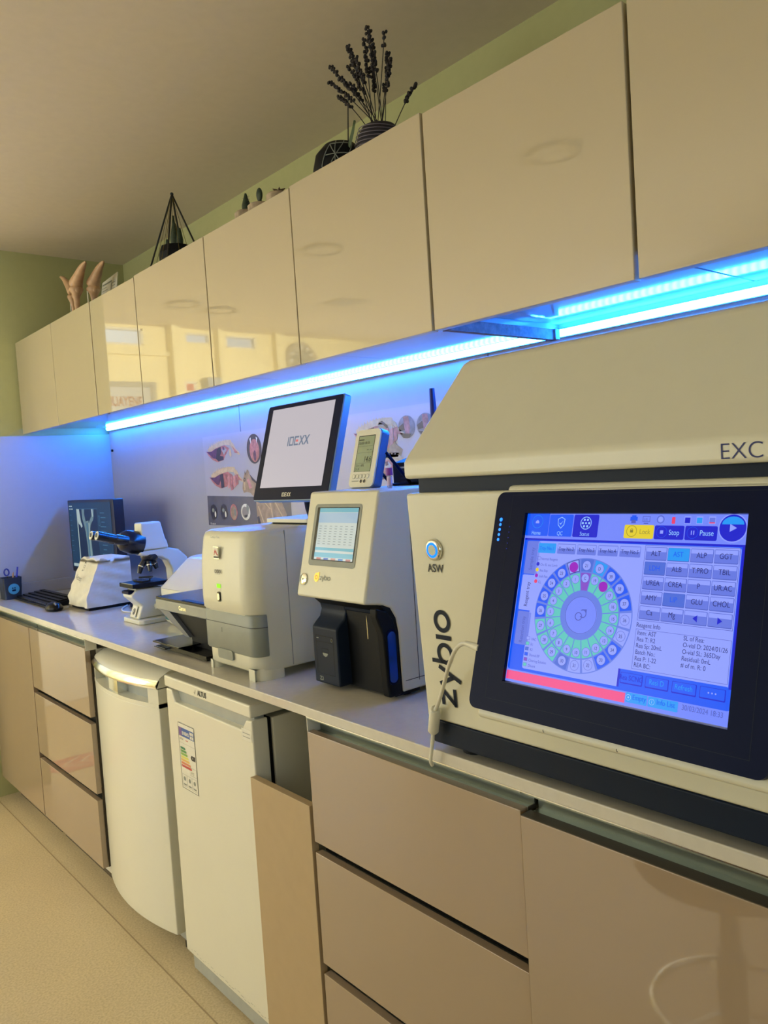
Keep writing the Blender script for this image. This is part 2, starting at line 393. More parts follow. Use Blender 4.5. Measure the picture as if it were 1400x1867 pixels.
for i in range(3): el.frame(.005+.029*i, .006, .031+.029*i, .04, .0006, m_grey, .0004); el.disc(.018+.029*i, .028, .006, m_grey, .0005); el.rect(.010+.029*i, .010, .026+.029*i, .014, m_grey, .0005)
el.build('energy_label', nf)
sc = MB(); sc.M = frame_x(.9075, 2.05, 0)
random.seed(3)
for i in range(26):
    a = .02+i*.016; sc.rect(a, .083+.004*math.sin(i*1.3), a+.012*random.random()+.003, .0842+.004*math.sin(i*1.3), m_grey)
sc.build('scuff_mark', nf)

# far fridge: bowed door and rounded top
ff = thing('mini_fridge', 'far white fridge with bowed door and curved chrome grip at its top', 'fridge', (1.2, 2.38, 0))
Y0, Y1 = 2.136, 2.636
def bow(y, base=.915, amt=.035): u = (y-(Y0+Y1)/2)/((Y1-Y0)/2); return base-amt*(1-u*u)
MB().box((.985, Y0+.004, .03), (1.46, Y1-.004, .835), m_fridge).build('body', ff, bevel=.004)
ys = [Y0+(Y1-Y0)*i/16 for i in range(17)]
def bowed(mb, z0, z1, m, y0=Y0, y1=Y1, back=.975, amt=.035, base=.915, n=16):
    yy = [y0+(y1-y0)*i/n for i in range(n+1)]
    pts = [(bow(y, base, amt), y) for y in yy] + [(back, y1), (back, y0)]
    return mb.prism(pts[::-1], z0, z1, m, 'z')
fd = bowed(MB(), .075, .745, m_fridge).build('door', ff, bevel=.003)
gm = MB(); bowed(gm, .745, .80, m_fridge, Y0, Y0+.045); bowed(gm, .745, .80, m_fridge, Y1-.03, Y1); bowed(gm, .745, .757, m_fridge, base=.914); bowed(gm, .757, .80, m_fgrey, Y0+.03, Y1-.02, base=.945, amt=.03, back=.975)
bowed(gm, .752, .80, m_chrome, 2.36, 2.43, base=.918, amt=.034); gm.build('handle', fd)
tp = MB(); rings = []
for i in range(17):
    y = ys[i]; f = bow(y, .912, .036)
    rings.append([(f, y, .803), (f-.002, y, .812), (f+.012, y, .832), (f+.04, y, .846), (f+.08, y, .853), (1.46, y, .853), (1.46, y, .803)])
tp.loft(rings, m_fridge); tp.build('top_cover', ff)
cm = MB(); rings = []
for i in range(17):
    y = ys[i]; f = bow(y, .912, .036); rings.append([(f-.0015, y, .802), (f-.004, y, .812), (f+.006, y, .826), (f+.010, y, .824), (f+.002, y, .806)])
cm.loft(rings, m_chrome); cm.build('chrome_trim', ff)
MB().box((.96, Y0+.02, .0), (1.4, Y0+.05, .03), m_dark).build('foot', ff)
MB().box((.96, Y1-.05, 0), (1.4, Y1-.02, .03), m_dark).build('foot', ff)
MB().box((.955, Y0+.01, .03), (.985, Y1-.01, .073), m_fgrey).build('toe_strip', ff)

# ------------------------------------------------------------ wall cabinets
UX = 1.115
edges = [(3.386, WY-.013), (2.941, 3.384), (2.531, 2.936), (2.042, 2.529), (1.601, 2.040), (1.137, 1.600), (.683, 1.132), (.228, .678), (-.227, .223)]
where = ['the farthest, against the end wall', 'second from the end wall', 'third from the end wall, showing a reflected doorway', 'fourth from the end wall, under the pyramid terrarium',
         'under the small potted cacti', 'under the dried lavender', 'beyond the wide seam above the big analyser', 'at the top right corner of the photo', 'nearest end of the row']
for i, (a, b) in enumerate(edges):
    t = thing('wall_cabinet', 'beige glossy wall cabinet, %s' % where[i], 'cabinet', (1.3, (a+b)/2, 1.86), group='beige wall cabinets in a row')
    zb = 1.680 if a > 1.12 else 1.694
    zo = {2: .000, 3: .004, 4: .004, 5: .007}.get(i, .002)
    cb = MB(); ga = .0 if i in (0, 1, 3, 4, 6, 7) else .0
    cb.box((UX+.022, a+.0005, zb), (1.522, b-.0005, zb+.016), m_under).box((UX+.022, a+.0005, zb+.016), (1.66, b-.0005, 2.068), m_dark); cb.build('carcass', t)  # upper carcass coloured black to put shade into the door gaps
    g0 = .0012; g1 = .0012
    MB().box((UX, a+g0, 1.655), (UX+.020, b-g1, 2.074+zo), m_door_u).build('door', t, bevel=.0015)
tag(MB().box((1.14, 1.118, 1.655), (1.49, 1.134, 1.679), m_wood).box((1.478, 1.112, 1.655), (1.494, 1.140, 1.679), m_wood).build('wooden_batten', bevel=.001), 'short raw wooden batten fixed across the underside of the wall cabinets', 'batten')

# ------------------------------------------------------------ LED strip
def led_mat():
    m = bpy.data.materials.new('blue_led_diffuser'); m.use_nodes = True; nt = m.node_tree; b = nt.nodes['Principled BSDF']
    tc = nt.nodes.new('ShaderNodeTexCoord'); wv = nt.nodes.new('ShaderNodeTexWave'); wv.bands_direction = 'Y'; wv.inputs['Scale'].default_value = 18.0
    nt.links.new(tc.outputs['Object'], wv.inputs['Vector'])
    mr = nt.nodes.new('ShaderNodeMapRange'); mr.inputs[3].default_value = 110; mr.inputs[4].default_value = 200
    nt.links.new(wv.outputs['Fac'], mr.inputs[0]); nt.links.new(mr.outputs[0], b.inputs['Emission Strength'])
    b.inputs['Emission Color'].default_value = (.010, .20, 1.0, 1); b.inputs['Base Color'].default_value = (.8, .8, .85, 1); return m
led = thing('led_strip', 'long glowing blue-white LED strip under the wall cabinets', 'lamp', (1.5, 1.7, 1.674))
MB().box((1.506, -.5, 1.662), (1.522, 3.86, 1.679), m_panel).build('housing', led)
MB().prism([(1.505, 1.663), (1.505, 1.6785), (1.497, 1.6785), (1.494, 1.673), (1.498, 1.664)], -.5, 3.855, led_mat(), 'y').build('diffuser', led)
tag(MB().lathe([(.006, 0), (.006, .008)], m_dark, (1.515, 3.86, 1.565), n=12, axis='x').build('cable_grommet'), 'tiny black cable knob at the far corner of the blue backsplash', 'knob')

# ------------------------------------------------------------ big analyser
AY0, AY1 = .115, .965
an = thing('chemistry_analyser', 'large cream desktop analyser with tilted touch screen, nearest the camera', 'analyser', (1.2, .54, CT))
MB().box((.884, AY0+.01, .926), (1.48, AY1-.008, .966), m_navy).build('base', an, bevel=.003)
for fx_, fy_ in ((.93, AY1-.06), (.93, AY0+.06), (1.42, AY1-.06), (1.42, AY0+.06)): MB().lathe([(.022, CT), (.02, .926)], m_blackm, (fx_, fy_, 0), n=16).build('foot', an)
bd = MB(); bd.prism([(.880, .967), (.861, 1.345), (1.48, 1.345), (1.48, .967)][::-1], AY0, AY1, m_cream, 'y'); bd.build('body', an, bevel=.006, seg=3)
MB().box((.882, AY0+.01, 1.342), (1.46, AY1-.010, 1.372), m_navy).build('neck_band', an, bevel=.003)
ld = MB(); ld.prism([(.860, 1.368), (.860, 1.396), (1.015, 1.562), (1.030, 1.568), (1.45, 1.568), (1.47, 1.368)][::-1], AY0, AY1+.001, m_cream, 'y'); lid = ld.build('lid', an, bevel=.007, seg=3, angle=25)
lt = MB(); text_x(lt, 'EXC', .8594, .432, 1.3735, .0262, m_blueink, sx=1.0, bold=-.0003); text_x(lt, '200', .8594, .3765, 1.3735, .0262, m_blueink, sx=1.0, bold=.0012); lt.build('model_lettering', lid)
def ax(z): return .880 - (z-.967)*.019/.378
TL_ = math.atan(-.019/.378)
# ASW button
bt = MB(); bt.M = frame_x(ax(1.254)-.0005, .907, 1.254, -.05)
def lathe_local(mb, prof, m, n=28):
    mb.loft([[(r*math.cos(2*PI*i/n), r*math.sin(2*PI*i/n), h) for i in range(n)] for r, h in prof], m)
lathe_local(bt, [(.0175, 0), (.0172, .004), (.0145, .006)], m_chrome)
bt.ring(0, 0, .0085, .0125, emi('blue_ring_glow', (0, 110, 255), 2.2), .0064); bt.disc(0, 0, .0085, m_steel, .0066)
bt.build('power_button', an)
tx = MB(); tx.M = frame_x(ax(1.215)-.0012, .909, 1.2175, -.05); tx.text('ASW', 0, 0, .0185, m_ink, align='CENTER', bold=.0003, sx=.9); tx.build('button_lettering', an)
# vertical maker lettering, reads upwards; built from strokes
def logo_strokes(mb, m, s=1.0):
    """zybio in rounded lower-case strokes, x along the word, y up, x-height 1"""
    def seg(p, q, t=.2):
        d = Vector((q[0]-p[0], q[1]-p[1])); n = Vector((-d.y, d.x)).normalized()*t/2
        mb.poly([(p[0]*s+n.x*s, p[1]*s+n.y*s), (p[0]*s-n.x*s, p[1]*s-n.y*s), (q[0]*s-n.x*s, q[1]*s-n.y*s), (q[0]*s+n.x*s, q[1]*s+n.y*s)], m)
    seg((0, .9), (.8, .9)); seg((.78, .95), (.05, .05)); seg((0, .1), (.85, .1))
    seg((1.0, 1.0), (1.42, .1)); seg((1.85, 1.0), (1.25, -.38))
    seg((2.1, .5), (2.1, 1.4)); mb.ring(2.5*s, .5*s, .32*s, .52*s, m)
    seg((3.28, 0), (3.28, 1.0), .22)
    mb.ring(4.05*s, .5*s, .33*s, .54*s, m)
zl = MB(); zl.M = frame_x(ax(1.0)-.0012, .889, .998, -.05) @ Matrix.Rotation(PI/2, 4, 'Z'); logo_strokes(zl, m_navy, .0345); zl.build('maker_lettering', an)
# tilted screen unit
SY0, SY1 = .352, .760
def sx(z): return .850 + .303*(z-1.314)
tilt = math.atan(.303)
wd = MB(); wd.prism([(sx(1.037)+.012, 1.037), (sx(1.352)+.010, 1.352), (.90, 1.352), (.90, 1.0)][::-1], SY0-.004, SY1-.006, m_cream, 'y'); wedge = wd.build('screen_housing', an, bevel=.006, seg=3)
bz = MB(); bz.M = frame_x(sx(1.052), SY1, 1.052, tilt)
HB = (1.343-1.052)/math.cos(tilt); WB = SY1-SY0
scx, scy = SY1-.706, (1.093-1.052)/math.cos(tilt); SW, SH = .309, .231
out = rrect(0, 0, WB, HB, .012); n = len(out)
# bezel with an opening for the recessed screen
vs = [(p[0], p[1], 0) for p in out]+[(p[0], p[1], -.018) for p in out]
bz.add(vs, [(i, (i+1) % n, n+(i+1) % n, n+i)[::-1] for i in range(n)], m_bezel, True)
inn = [(scx+SW, scy), (scx+SW, scy+SH), (scx, scy+SH), (scx, scy)]
per = n//4
for k in range(4):
    arc = [out[(k*per+i) % n] for i in range(per)]; nx = out[((k+1)*per) % n]
    pts = [(p[0], p[1], 0) for p in arc]+[(nx[0], nx[1], 0)]
    a = inn[k]; b = inn[(k+1) % 4]
    bz.add(pts+[(b[0], b[1], 0), (a[0], a[1], 0)], [tuple(range(len(pts)+2))], m_bezel)
for k in range(4):
    a = inn[k]; b = inn[(k+1) % 4]
    bz.add([(a[0], a[1], 0), (b[0], b[1], 0), (b[0], b[1], -.007), (a[0], a[1], -.007)], [(0, 1, 2, 3)], m_black if k != 3 else m_grey)
bz.frame(scx-.026, scy-.026, scx+SW+.026, scy+SH+.026, .0006, m_navy, .0003)
bezel = bz.build('screen_bezel', an)
# indicator lights on bezel
il = MB(); il.M = frame_x(sx(1.052), SY1, 1.052, tilt)
eb = emi('blue_indicator', (30, 120, 255), 2.5); ed = emi('dim_blue_indicator', (30, 50, 190), .8)
for i in range(5): il.disc(.0125-.0001*i, HB-.040-.0072*i, .0022 if i else .0028, eb, .0008, n=12)
for i in range(5): il.disc(.0300, HB-.050-.0078*i, .0008, ed, .0008, n=8)
il.build('indicator_light', bezel)
# touch screen graphics
ui = MB(); ui.M = frame_x(sx(1.093)+.0062, .706, 1.093, tilt)
E = {}
def ec(name, rgb, k=1.0): return emi('ui_'+name, rgb, k, .25)
c_bg = ec('pale', (112, 134, 250)); c_wh = ec('white', (142, 158, 255)); c_blue = ec('blue', (0, 84, 245)); c_deep = ec('deep', (0, 18, 205)); c_cyan = ec('cyan', (20, 150, 245))
c_txt = ec('text', (24, 30, 110)); c_ltx = ec('lighttext', (150, 200, 255)); c_gn = ec('green', (88, 196, 190)); c_pink = ec('pink', (240, 74, 140)); c_yel = ec('yellow', (226, 204, 46)); c_mag = ec('magenta', (150, 0, 190))
c_lil = ec('lilac', (128, 72, 200)); c_btn = ec('button', (98, 118, 224)); c_sel = ec('selected', (70, 104, 214)); c_ring = ec('ring', (96, 122, 226)); c_edge = ec('edge', (74, 88, 190)); c_shade = ec('shade', (62, 80, 180)); c_red = ec('red', (230, 60, 110))
def UR(u0, v0, u1, v1, m, h=.0002, r=0): ui.rect(u0*SW, (1-v1)*SH, u1*SW, (1-v0)*SH, m, h, r)
def UT(s, u, v, size, m, h=.0008, al='LEFT', b=.0, rot=0, sx_=.82): ui.text(s, u*SW, (1-v)*SH, size, m, h, align=al, bold=b, rot=rot, sx=sx_)
UR(0, 0, 1, 1, c_bg, 0)
UR(0, 0, .125, .14, c_blue, .0002, .002); UR(.127, 0.012, .25, .14, c_blue, .0002, .002); UR(.254, .012, .377, .14, c_deep, .0002, .002)
for u, v, s in ((.062, .133, 'Home'), (.19, .133, 'QC'), (.316, .133, 'Status')): UT(s, u, v, .0075, c_ltx, al='CENTER')
ui.ring(.062*SW, (1-.055)*SH, .0085, .009, c_cyan, .0005); ui.poly([(.062*SW-.003, (1-.065)*SH), (.062*SW+.003, (1-.065)*SH), (.062*SW+.003, (1-.055)*SH), (.062*SW, (1-.043)*SH), (.062*SW-.003, (1-.055)*SH)], c_wh, .0006)
qx, qy = .19*SW, (1-.06)*SH
ui.poly([(qx-.006, qy+.005), (qx, qy+.008), (qx+.006, qy+.005), (qx+.005, qy-.003), (qx, qy-.008), (qx-.005, qy-.003)], c_ltx, .0005); ui.poly([(qx-.005, qy+.0045), (qx, qy+.007), (qx+.005, qy+.0045), (qx+.0042, qy-.0025), (qx, qy-.0068), (qx-.0042, qy-.0025)], c_blue, .0006)
ui.poly([(qx-.003, qy), (qx-.0006, qy-.003), (qx+.0035, qy+.003), (qx-.0005, qy-.0012)], c_ltx, .0008)
qx, qy = .316*SW, (1-.06)*SH; ui.ring(qx, qy, .0075, .0085, c_ltx, .0005)
for i in range(6): ui.disc(qx+.0048*math.cos(i*PI/3), qy+.0048*math.sin(i*PI/3), .0016, c_ltx, .0005, n=10)
ui.disc(qx, qy, .0014, c_ltx, .0005, n=10)
UR(.501, .066, .631, .139, c_yel, .0003, .002); UR(.634, .067, .756, .14, c_deep, .0003, .002); UR(.760, .067, .885, .14, c_deep, .0003, .002)
UT('Lock', .570, .115, .009, ec('locktext', (150, 140, 60))); UT('Stop', .695, .116, .009, c_ltx); UT('Pause', .818, .116, .009, c_ltx)
c_yd = ec('lockicon', (130, 120, 40))
ui.ring(.535*SW, (1-.10)*SH, .0065, .0071, c_yd, .0005); ui.rect(.535*SW-.002, (1-.108)*SH, .535*SW+.002, (1-.095)*SH, c_yd, .0006); ui.ring(.535*SW, (1-.094)*SH, .0012, .0018, c_yd, .0006)
ui.ring(.665*SW, (1-.102)*SH, .0065, .0069, c_blue, .0005); ui.rect(.665*SW-.002, (1-.102)*SH-.002, .665*SW+.002, (1-.102)*SH+.002, c_wh, .0006)
ui.ring(.79*SW, (1-.102)*SH, .0065, .0069, c_blue, .0005)
for o in (-.0018, .0010): ui.rect(.79*SW+o, (1-.102)*SH-.0024, .79*SW+o+.0012, (1-.102)*SH+.0024, c_wh, .0006)
ui.disc(.94*SW, (1-.075)*SH, .0165, c_wh, .0003, n=40); ui.disc(.94*SW, (1-.075)*SH, .0152, c_deep, .0005, n=40)
ui.poly([(.94*SW+.0125*math.cos(a), (1-.075)*SH+.004+.009*math.sin(a)) for a in [PI*i/12 for i in range(13)]], c_cyan, .0006)
ui.poly([(.94*SW-.003, (1-.075)*SH-.0045), (.94*SW+.005, (1-.075)*SH), (.94*SW-.003, (1-.075)*SH+.0045)], c_wh, .0008)
for u in (.539, .594, .655, .709, .766, .813, .862):
    x, y = u*SW, (1-.036)*SH
    if u == .539: ui.rect(x-.005, y-.002, x+.005, y+.003, c_blue, .0004); ui.rect(x-.003, y+.003, x+.003, y+.005, c_blue, .0004); ui.rect(x-.003, y-.005, x+.003, y-.001, c_edge, .0006)
    elif u == .594: ui.frame(x-.005, y-.003, x+.005, y+.004, .0006, c_edge, .0004); ui.text('LIS', x-.0035, y-.0018, .0045, c_edge, .0006); ui.rect(x-.003, y-.0055, x+.003, y-.0045, c_edge, .0004)
    elif u == .655: ui.disc(x, y, .003, c_wh, .0005); ui.ring(x, y, .004, .0048, c_edge, .0004)
    elif u == .709: ui.rect(x-.0022, y-.005, x+.0022, y+.003, c_red, .0004, .001); ui.text('37.0', x-.005, y+.0055, .0038, c_edge, .0005)
    else:
        cc = c_deep if u == .766 else (c_cyan if u == .813 else c_btn)
        ui.rect(x-.004, y-.005, x+.004, y+.004, c_wh, .0004); ui.rect(x-.0033, y-.0042, x+.0033, y+.0025, cc, .0006)
        if u == .862: ui.rect(x-.0033, y-.0042, x+.0033, y-.0028, c_red, .0007)
# main area
UR(.004, .155, .996, .928, c_blue, .0002, .004); UR(.004, .155, .996, .166, c_deep, .0003); UR(.982, .155, .996, .83, c_deep, .00025)
UR(.022, .172, .094, .368, c_btn, .0004, .002); UR(.022, .588, .094, .781, c_btn, .0004, .002)
UR(.083, .170, .980, .912, c_wh, .0004, .003); UR(.020, .373, .10, .58, c_wh, .00045, .002)
for s, v in (('Sample tray', .345), ('Reagent tray', .560), ('Reaction tray', .77)): UT(s, .066, v, .0080, c_edge if 'Reag' not in s else c_txt, .0008, rot=PI/2)
for i in range(5):
    u = .087+.1015*i; UR(u, .182, u+.093, .240, c_cyan if i == 0 else c_btn, .0007, .0012); UR(u+.002, .186, u+.091, .210, c_cyan if i == 0 else c_wh, .0008)
    UT('Tray No.%d' % (i+1), u+.046, .222, .0070, c_txt if i else c_blue, .0010, 'CENTER')
for i, (s, c) in enumerate((('Normal Reagent', c_wh), ('O-v SL exc Limit', c_deep), ('Rea Exp', c_yel), ('Insft Rea', c_mag), ('CL', c_red))):
    v = .272+.034*i; ui.disc(.096*SW, (1-v)*SH, .0026, c, .0009, n=14) if i else ui.frame(.088*SW, (1-v)*SH-.0025, .088*SW+.005, (1-v)*SH+.0025, .0004, c_edge, .0009)
    UT(s, .110, v+.010, .0050, c_edge, .001)
for i, (s, c) in enumerate((('VAC', c_wh), ('R1', c_gn), ('R2', c_sel), ('Shared RP', c_blue), ('Cleaning Solution', c_lil), ('Diluent', c_gn))):
    v = .738+.030*i; UR(.088, v-.010, .106, v+.010, c, .0009); ui.frame(.088*SW, (1-v-.010)*SH, .106*SW, (1-v+.010)*SH, .0003, c_edge, .0010)
    UT(s, .114, v+.010, .0050, c_edge, .001)
# reagent wheel
cx_, cy_ = .348*SW, (1-.572)*SH; R3, R2, R1, R0 = .0718, .0545, .0303, .0235
def WG(a, r0, r1, da, m, h): ui.ring(cx_, cy_, r0, r1, m, h, a-da, a+da, 6)
ui.ring(cx_, cy_, R0, R3+.001, c_ring, .0005, n=80); ui.disc(cx_, cy_, R0, c_bg, .0008, n=40); ui.ring(cx_, cy_, R0-.0006, R0, c_edge, .0009)
outer = {21: c_blue, 'D': c_gn}; seq = [21, 'D', 39, 38, 37, 36, 35, 34, 33, 32, 31, 30, 29, 28, 27, 26, 25, 24, 23, 22]
colo = {21: c_sel, 'D': c_cyan, 39: c_blue, 38: c_blue, 37: c_blue, 36: c_wh, 35: c_wh, 34: c_blue, 33: c_blue, 32: c_wh, 31: c_wh, 30: c_sel, 29: c_gn, 28: c_gn, 27: c_gn, 26: c_blue, 25: c_blue, 24: c_blue, 23: c_blue, 22: c_txt}
for i, k in enumerate(seq):
    a = PI/2-2*PI*i/20; WG(a, R2+.0012, R3-.0002, PI/20-.022, colo[k], .0008)
    x, y = cx_+(R2+R3)/2*math.cos(a), cy_+(R2+R3)/2*math.sin(a)
    if k == 22: WG(a, R2+.002, R3-.001, PI/20-.034, c_wh, .0009); ui.disc(x, y, .0068, c_mag, .0010, n=22)
    else: ui.disc(x, y, .0062, c_wh, .0010, n=22); ui.ring(x, y, .006, .0064, c_edge, .0011, n=22); ui.text(str(k), x, y-.0022, .0060, c_txt, .0013, align='CENTER', sx=.85)
seq = ['C', 19, 18, 17, 16, 15, 14, 13, 12, 11, 10, 9, 8, 7, 6, 5, 4, 3, 2, 1]
for i, k in enumerate(seq):
    a = PI/2-2*PI*i/20; WG(a, R1+.001, R2-.0006, PI/20-.016, c_lil if k == 'C' else c_gn, .0008)
    x, y = cx_+(R2-.0075)*math.cos(a), cy_+(R2-.0075)*math.sin(a)
    if k == 18: ui.disc(x, y, .0066, c_mag, .0011, n=22)
    else: ui.disc(x, y, .0057, c_wh, .0010, n=22); ui.ring(x, y, .0054, .0058, c_edge, .0011, n=22); ui.text(str(k), x, y-.0021, .0056, c_txt, .0013, align='CENTER', sx=.85)
ui.ring(cx_-.003, cy_-.002, .0042, .0054, c_edge, .0012, n=24); ui.ring(cx_+.003, cy_+.002, .0042, .0054, c_edge, .0012, a0=-2.4, a1=2.2, n=24); ui.poly([(cx_+.0015, cy_+.0072), (cx_+.0083, cy_+.0078), (cx_+.0082, cy_+.0018), (cx_+.0068, cy_+.006)], c_edge, .0012)
# test keys
keys = [['ALT', 'AST', 'ALP', 'GGT'], ['LDH', 'ALB', 'T.PRO', 'TBIL'], ['UREA', 'CREA', 'P', 'UR.AC'], ['AMY', 'LIP', 'GLU', 'CHOL'], ['Ca', 'Mg', '<', '>']]
ui.frame(.604*SW, (1-.563)*SH, .977*SW, (1-.172)*SH, .0005, c_edge, .0006)
for r in range(5):
    for c in range(4):
        u, v, k = .610+.0915*c, .182+.0762*r, keys[r][c]
        base = c_cyan if k == 'AST' else (c_sel if k in ('LDH', 'LIP') else c_btn)
        UR(u, v, u+.0875, v+.068, c_shade, .0007, .001); UR(u+.001, v+.001, u+.0865, v+.065, base, .0008, .001)
        if base is c_btn: UR(u+.002, v+.003, u+.085, v+.024, c_wh, .0009)
        xx, yy = (u+.043)*SW, (1-v-.037)*SH
        if k == '<': ui.poly([(xx-.003, yy), (xx+.0025, yy-.004), (xx+.0025, yy+.004)], c_deep, .0011)
        elif k == '>': ui.poly([(xx+.003, yy), (xx-.0025, yy+.004), (xx-.0025, yy-.004)], c_deep, .0011)
        else: UT(k, u+.043, v+.045, .0088, c_txt if base is c_btn else c_blue, .0011, 'CENTER')
UT('Reagent Info', .604, .597, .0075, c_txt)
ui.frame(.604*SW, (1-.81)*SH, .977*SW, (1-.607)*SH, .0004, c_edge, .0006)
for i, s in enumerate(('Item: AST', 'Rea T: R2', 'Rea Sp: 20mL', 'Batch No.:', 'Rea P: 1-22', 'REA BC:')): UT(s, .612, .636+.0325*i, .0074, c_txt)
for i, s in enumerate(('SL of Rea:', 'O-vial D: 2024/01/26', 'O-vial SL: 365Day', 'Residual: 0mL', '# of m. R: 0')): UT(s, .800, .634+.0325*i, .0074, c_txt)
UR(.549, .820, .982, .925, c_blue, .0005, .002); UR(.549, .820, .558, .912, c_deep, .0006)
for u, s in ((.562, 'Rea SCNG'), (.668, 'Resi D'), (.775, 'Refresh'), (.881, '')):
    UR(u, .835, u+.094, .892, c_deep, .0007, .001); UR(u+.002, .837, u+.091, .886, c_blue, .0008, .001)
    if s: UT(s, u+.046, .872, .0085, c_deep if 'SC' in s else c_cyan, .001, 'CENTER')
    else:
        for k in (-.004, 0, .004): ui.disc((u+.046)*SW+k, (1-.861)*SH, .001, c_wh, .001, n=10)
UR(.004, .936, .590, .986, c_pink, .0004)
UR(.594, .930, .683, .980, c_cyan, .0005, .001); UR(.687, .930, .806, .980, c_cyan, .0005, .001)
UT('Empty', .622, .962, .0085, c_blue, .001); UT('Info List', .722, .962, .0085, c_blue, .001)
ui.ring(.606*SW, (1-.955)*SH, .003, .0035, c_ltx, .001); ui.disc(.606*SW, (1-.955)*SH, .0012, c_ltx, .001, n=10); ui.ring(.704*SW, (1-.955)*SH, .003, .0035, c_ltx, .001); ui.rect(.704*SW-.0003, (1-.955)*SH-.0015, .704*SW+.0003, (1-.955)*SH+.002, c_ltx, .001)
UT('30/03/2024 18:33', .974, .962, .0082, c_edge, al='RIGHT')
ui.build('touch_screen', bezel)
chin = MB(); chin.M = frame_x(sx(1.040), SY1, 1.040, tilt)
for u in (.14, .245): chin = MB(); chin.M = frame_x(sx(1.040), SY1, 1.040, tilt); chin.ring(u, .0075, .0012, .0022, m_ink, .0101, a0=.8*PI, a1=1.6*PI, n=8); chin.build('hinge_mark', wedge)
# side USB cable
cb = thing('usb_cable', 'white USB cable plugged into the analyser screen and hanging past its lettering', 'cable', (.87, .96, .91))
pts = [(.797, .762, 1.128), (.800, .778, 1.129), (.808, .800, 1.127), (.820, .828, 1.112), (.835, .860, 1.080), (.850, .890, 1.040), (.860, .915, 1.005), (.866, .932, .985), (.868, .938, .965), (.869, .943, .94), (.870, .950, .912), (.872, .955, .897), (.878, .958, .887)]
def smooth_path(p, k=4):
    P = [Vector(q) for q in p]; o = []
    for i in range(len(P)-1):
        a, b, c, e = P[max(i-1, 0)], P[i], P[i+1], P[min(i+2, len(P)-1)]
        for j in range(k):
            t = j/k; o.append(.5*((2*b)+(-a+c)*t+(2*a-5*b+4*c-e)*t*t+(-a+3*b-3*c+e)*t**3))
    return [tuple(q) for q in o+[P[-1]]]
MB().tube(smooth_path(pts), .0032, m_cable).build('cord', cb)
MB().tube([(.797, .757, 1.1285), (.7985, .766, 1.129)], .0055, m_cable).tube([(.7985, .766, 1.129), (.803, .790, 1.130)], [.0052, .004], m_cable).build('plug', cb)
MB().tube([(.865, .928, .992), (.866, .930, .990), (.8685, .940, .952), (.8688, .941, .948)], [.0065, .0092, .0092, .006], m_cable, n=20).build('ferrite_bead', cb, )

# ------------------------------------------------------------ hematology analyser (medium, open shelf)
ZX, ZY0, ZY1 = 1.0, 1.222, 1.462
za = thing('hematology_analyser', 'grey-white upright analyser with square screen and dark lower body, between the two large cream machines', 'analyser', (1.2, 1.34, CT))
prof = [(1.020, 1.346), (.963, 1.120), (1.005, 1.113), (1.030, 1.102), (1.043, 1.080), (1.048, 1.05), (1.050, .922), (1.42, .922), (1.42, 1.346)]
MB().prism(prof, ZY0, ZY1, m_cream, 'y').build('shell', za, bevel=.006, seg=3, angle=50)
ls = MB(); ls.prism([(1.022, 1.098), (1.036, 1.075), (1.040, .925), (1.12, .925), (1.12, 1.10)], ZY0-.002, ZY0+.012, m_black, 'y'); ls.build('side_inlay', za, bevel=.002) if False else None
sc_ = MB(); sc_.M = frame_x(.963, ZY1, 1.120, math.atan(.057/.226)); HZ = .226/math.cos(math.atan(.057/.226))
fr = rrect(.030, .070, .195, .205, .008)
sc_.poly(fr, m_grey, .0008); sc_.M = sc_.M.copy()
sc_.build('screen_frame', za)
s2 = MB(); s2.M = frame_x(.963, ZY1, 1.120, math.atan(.057/.226))
z_w = emi('lcd_pale_page', (196, 206, 200), .95, .06); z_b = emi('lcd_cyan_bar', (110, 176, 190), .95, .06); z_g = emi('lcd_grey_text', (130, 145, 150), .8, .06); z_bb = emi('lcd_bluish_page', (160, 186, 205), .95, .06)
s2.rect(.040, .082, .188, .198, m_black, .0012, .002)
a0, b0, a1, b1 = .050, .084, .186, .196
s2.rect(a0, b0, a1, b1, z_w, .0016); s2.rect(a0, b1-.009, a1, b1, z_b, .0019); s2.rect(a0, b1-.032, a1, b1-.010, z_bb, .0018)
s2.rect(a0, b0+.020, a1, b0+.026, z_b, .0019); s2.rect(a0, b0+.005, a1, b0+.015, z_b, .0019)
for r in range(8):
    y = b1-.040-r*.0055
    for c in range(7): s2.rect(a0+.006+.0185*c, y, a0+.006+.0185*c+.009, y+.0011, z_g, .002)
    s2.rect(a0, y-.0018, a1, y-.0016, z_bb, .0019)
for k, cc in enumerate(((200, 110, 90), (70, 110, 190), (210, 150, 130), (80, 140, 200), (190, 120, 110))): s2.rect(a0+.01+.026*k, b0, a0+.026+.026*k, b0+.004, emi('lcd_footer_%s' % 'abcde'[k], cc, .8, .06), .0021)
s2.build('display', za)
bb = MB(); bb.M = frame_x(.963, ZY1, 1.120, math.atan(.057/.226))
lathe_local(bb, [(.0135, 0), (.0135, .002), (.011, .004)], m_chrome); bb2 = bb
for i in range(len(bb.v)): pass
bb = MB(); bb.M = frame_x(.963, ZY1, 1.120, math.atan(.057/.226)) @ Matrix.Translation((.022, .038, .0005)); lathe_local(bb, [(.0130, 0), (.0130, .002), (.0105, .0035)], m_chrome); bb.disc(0, 0, .0025, m_grey, .004, n=12); bb.build('round_button', za)
lg = MB(); lg.M = frame_x(.963, ZY1, 1.120, math.atan(.057/.226)); ey = emi('amber_logo', (250, 196, 30), 1.3); eo = emi('orange_logo_core', (230, 120, 20), 1.1)
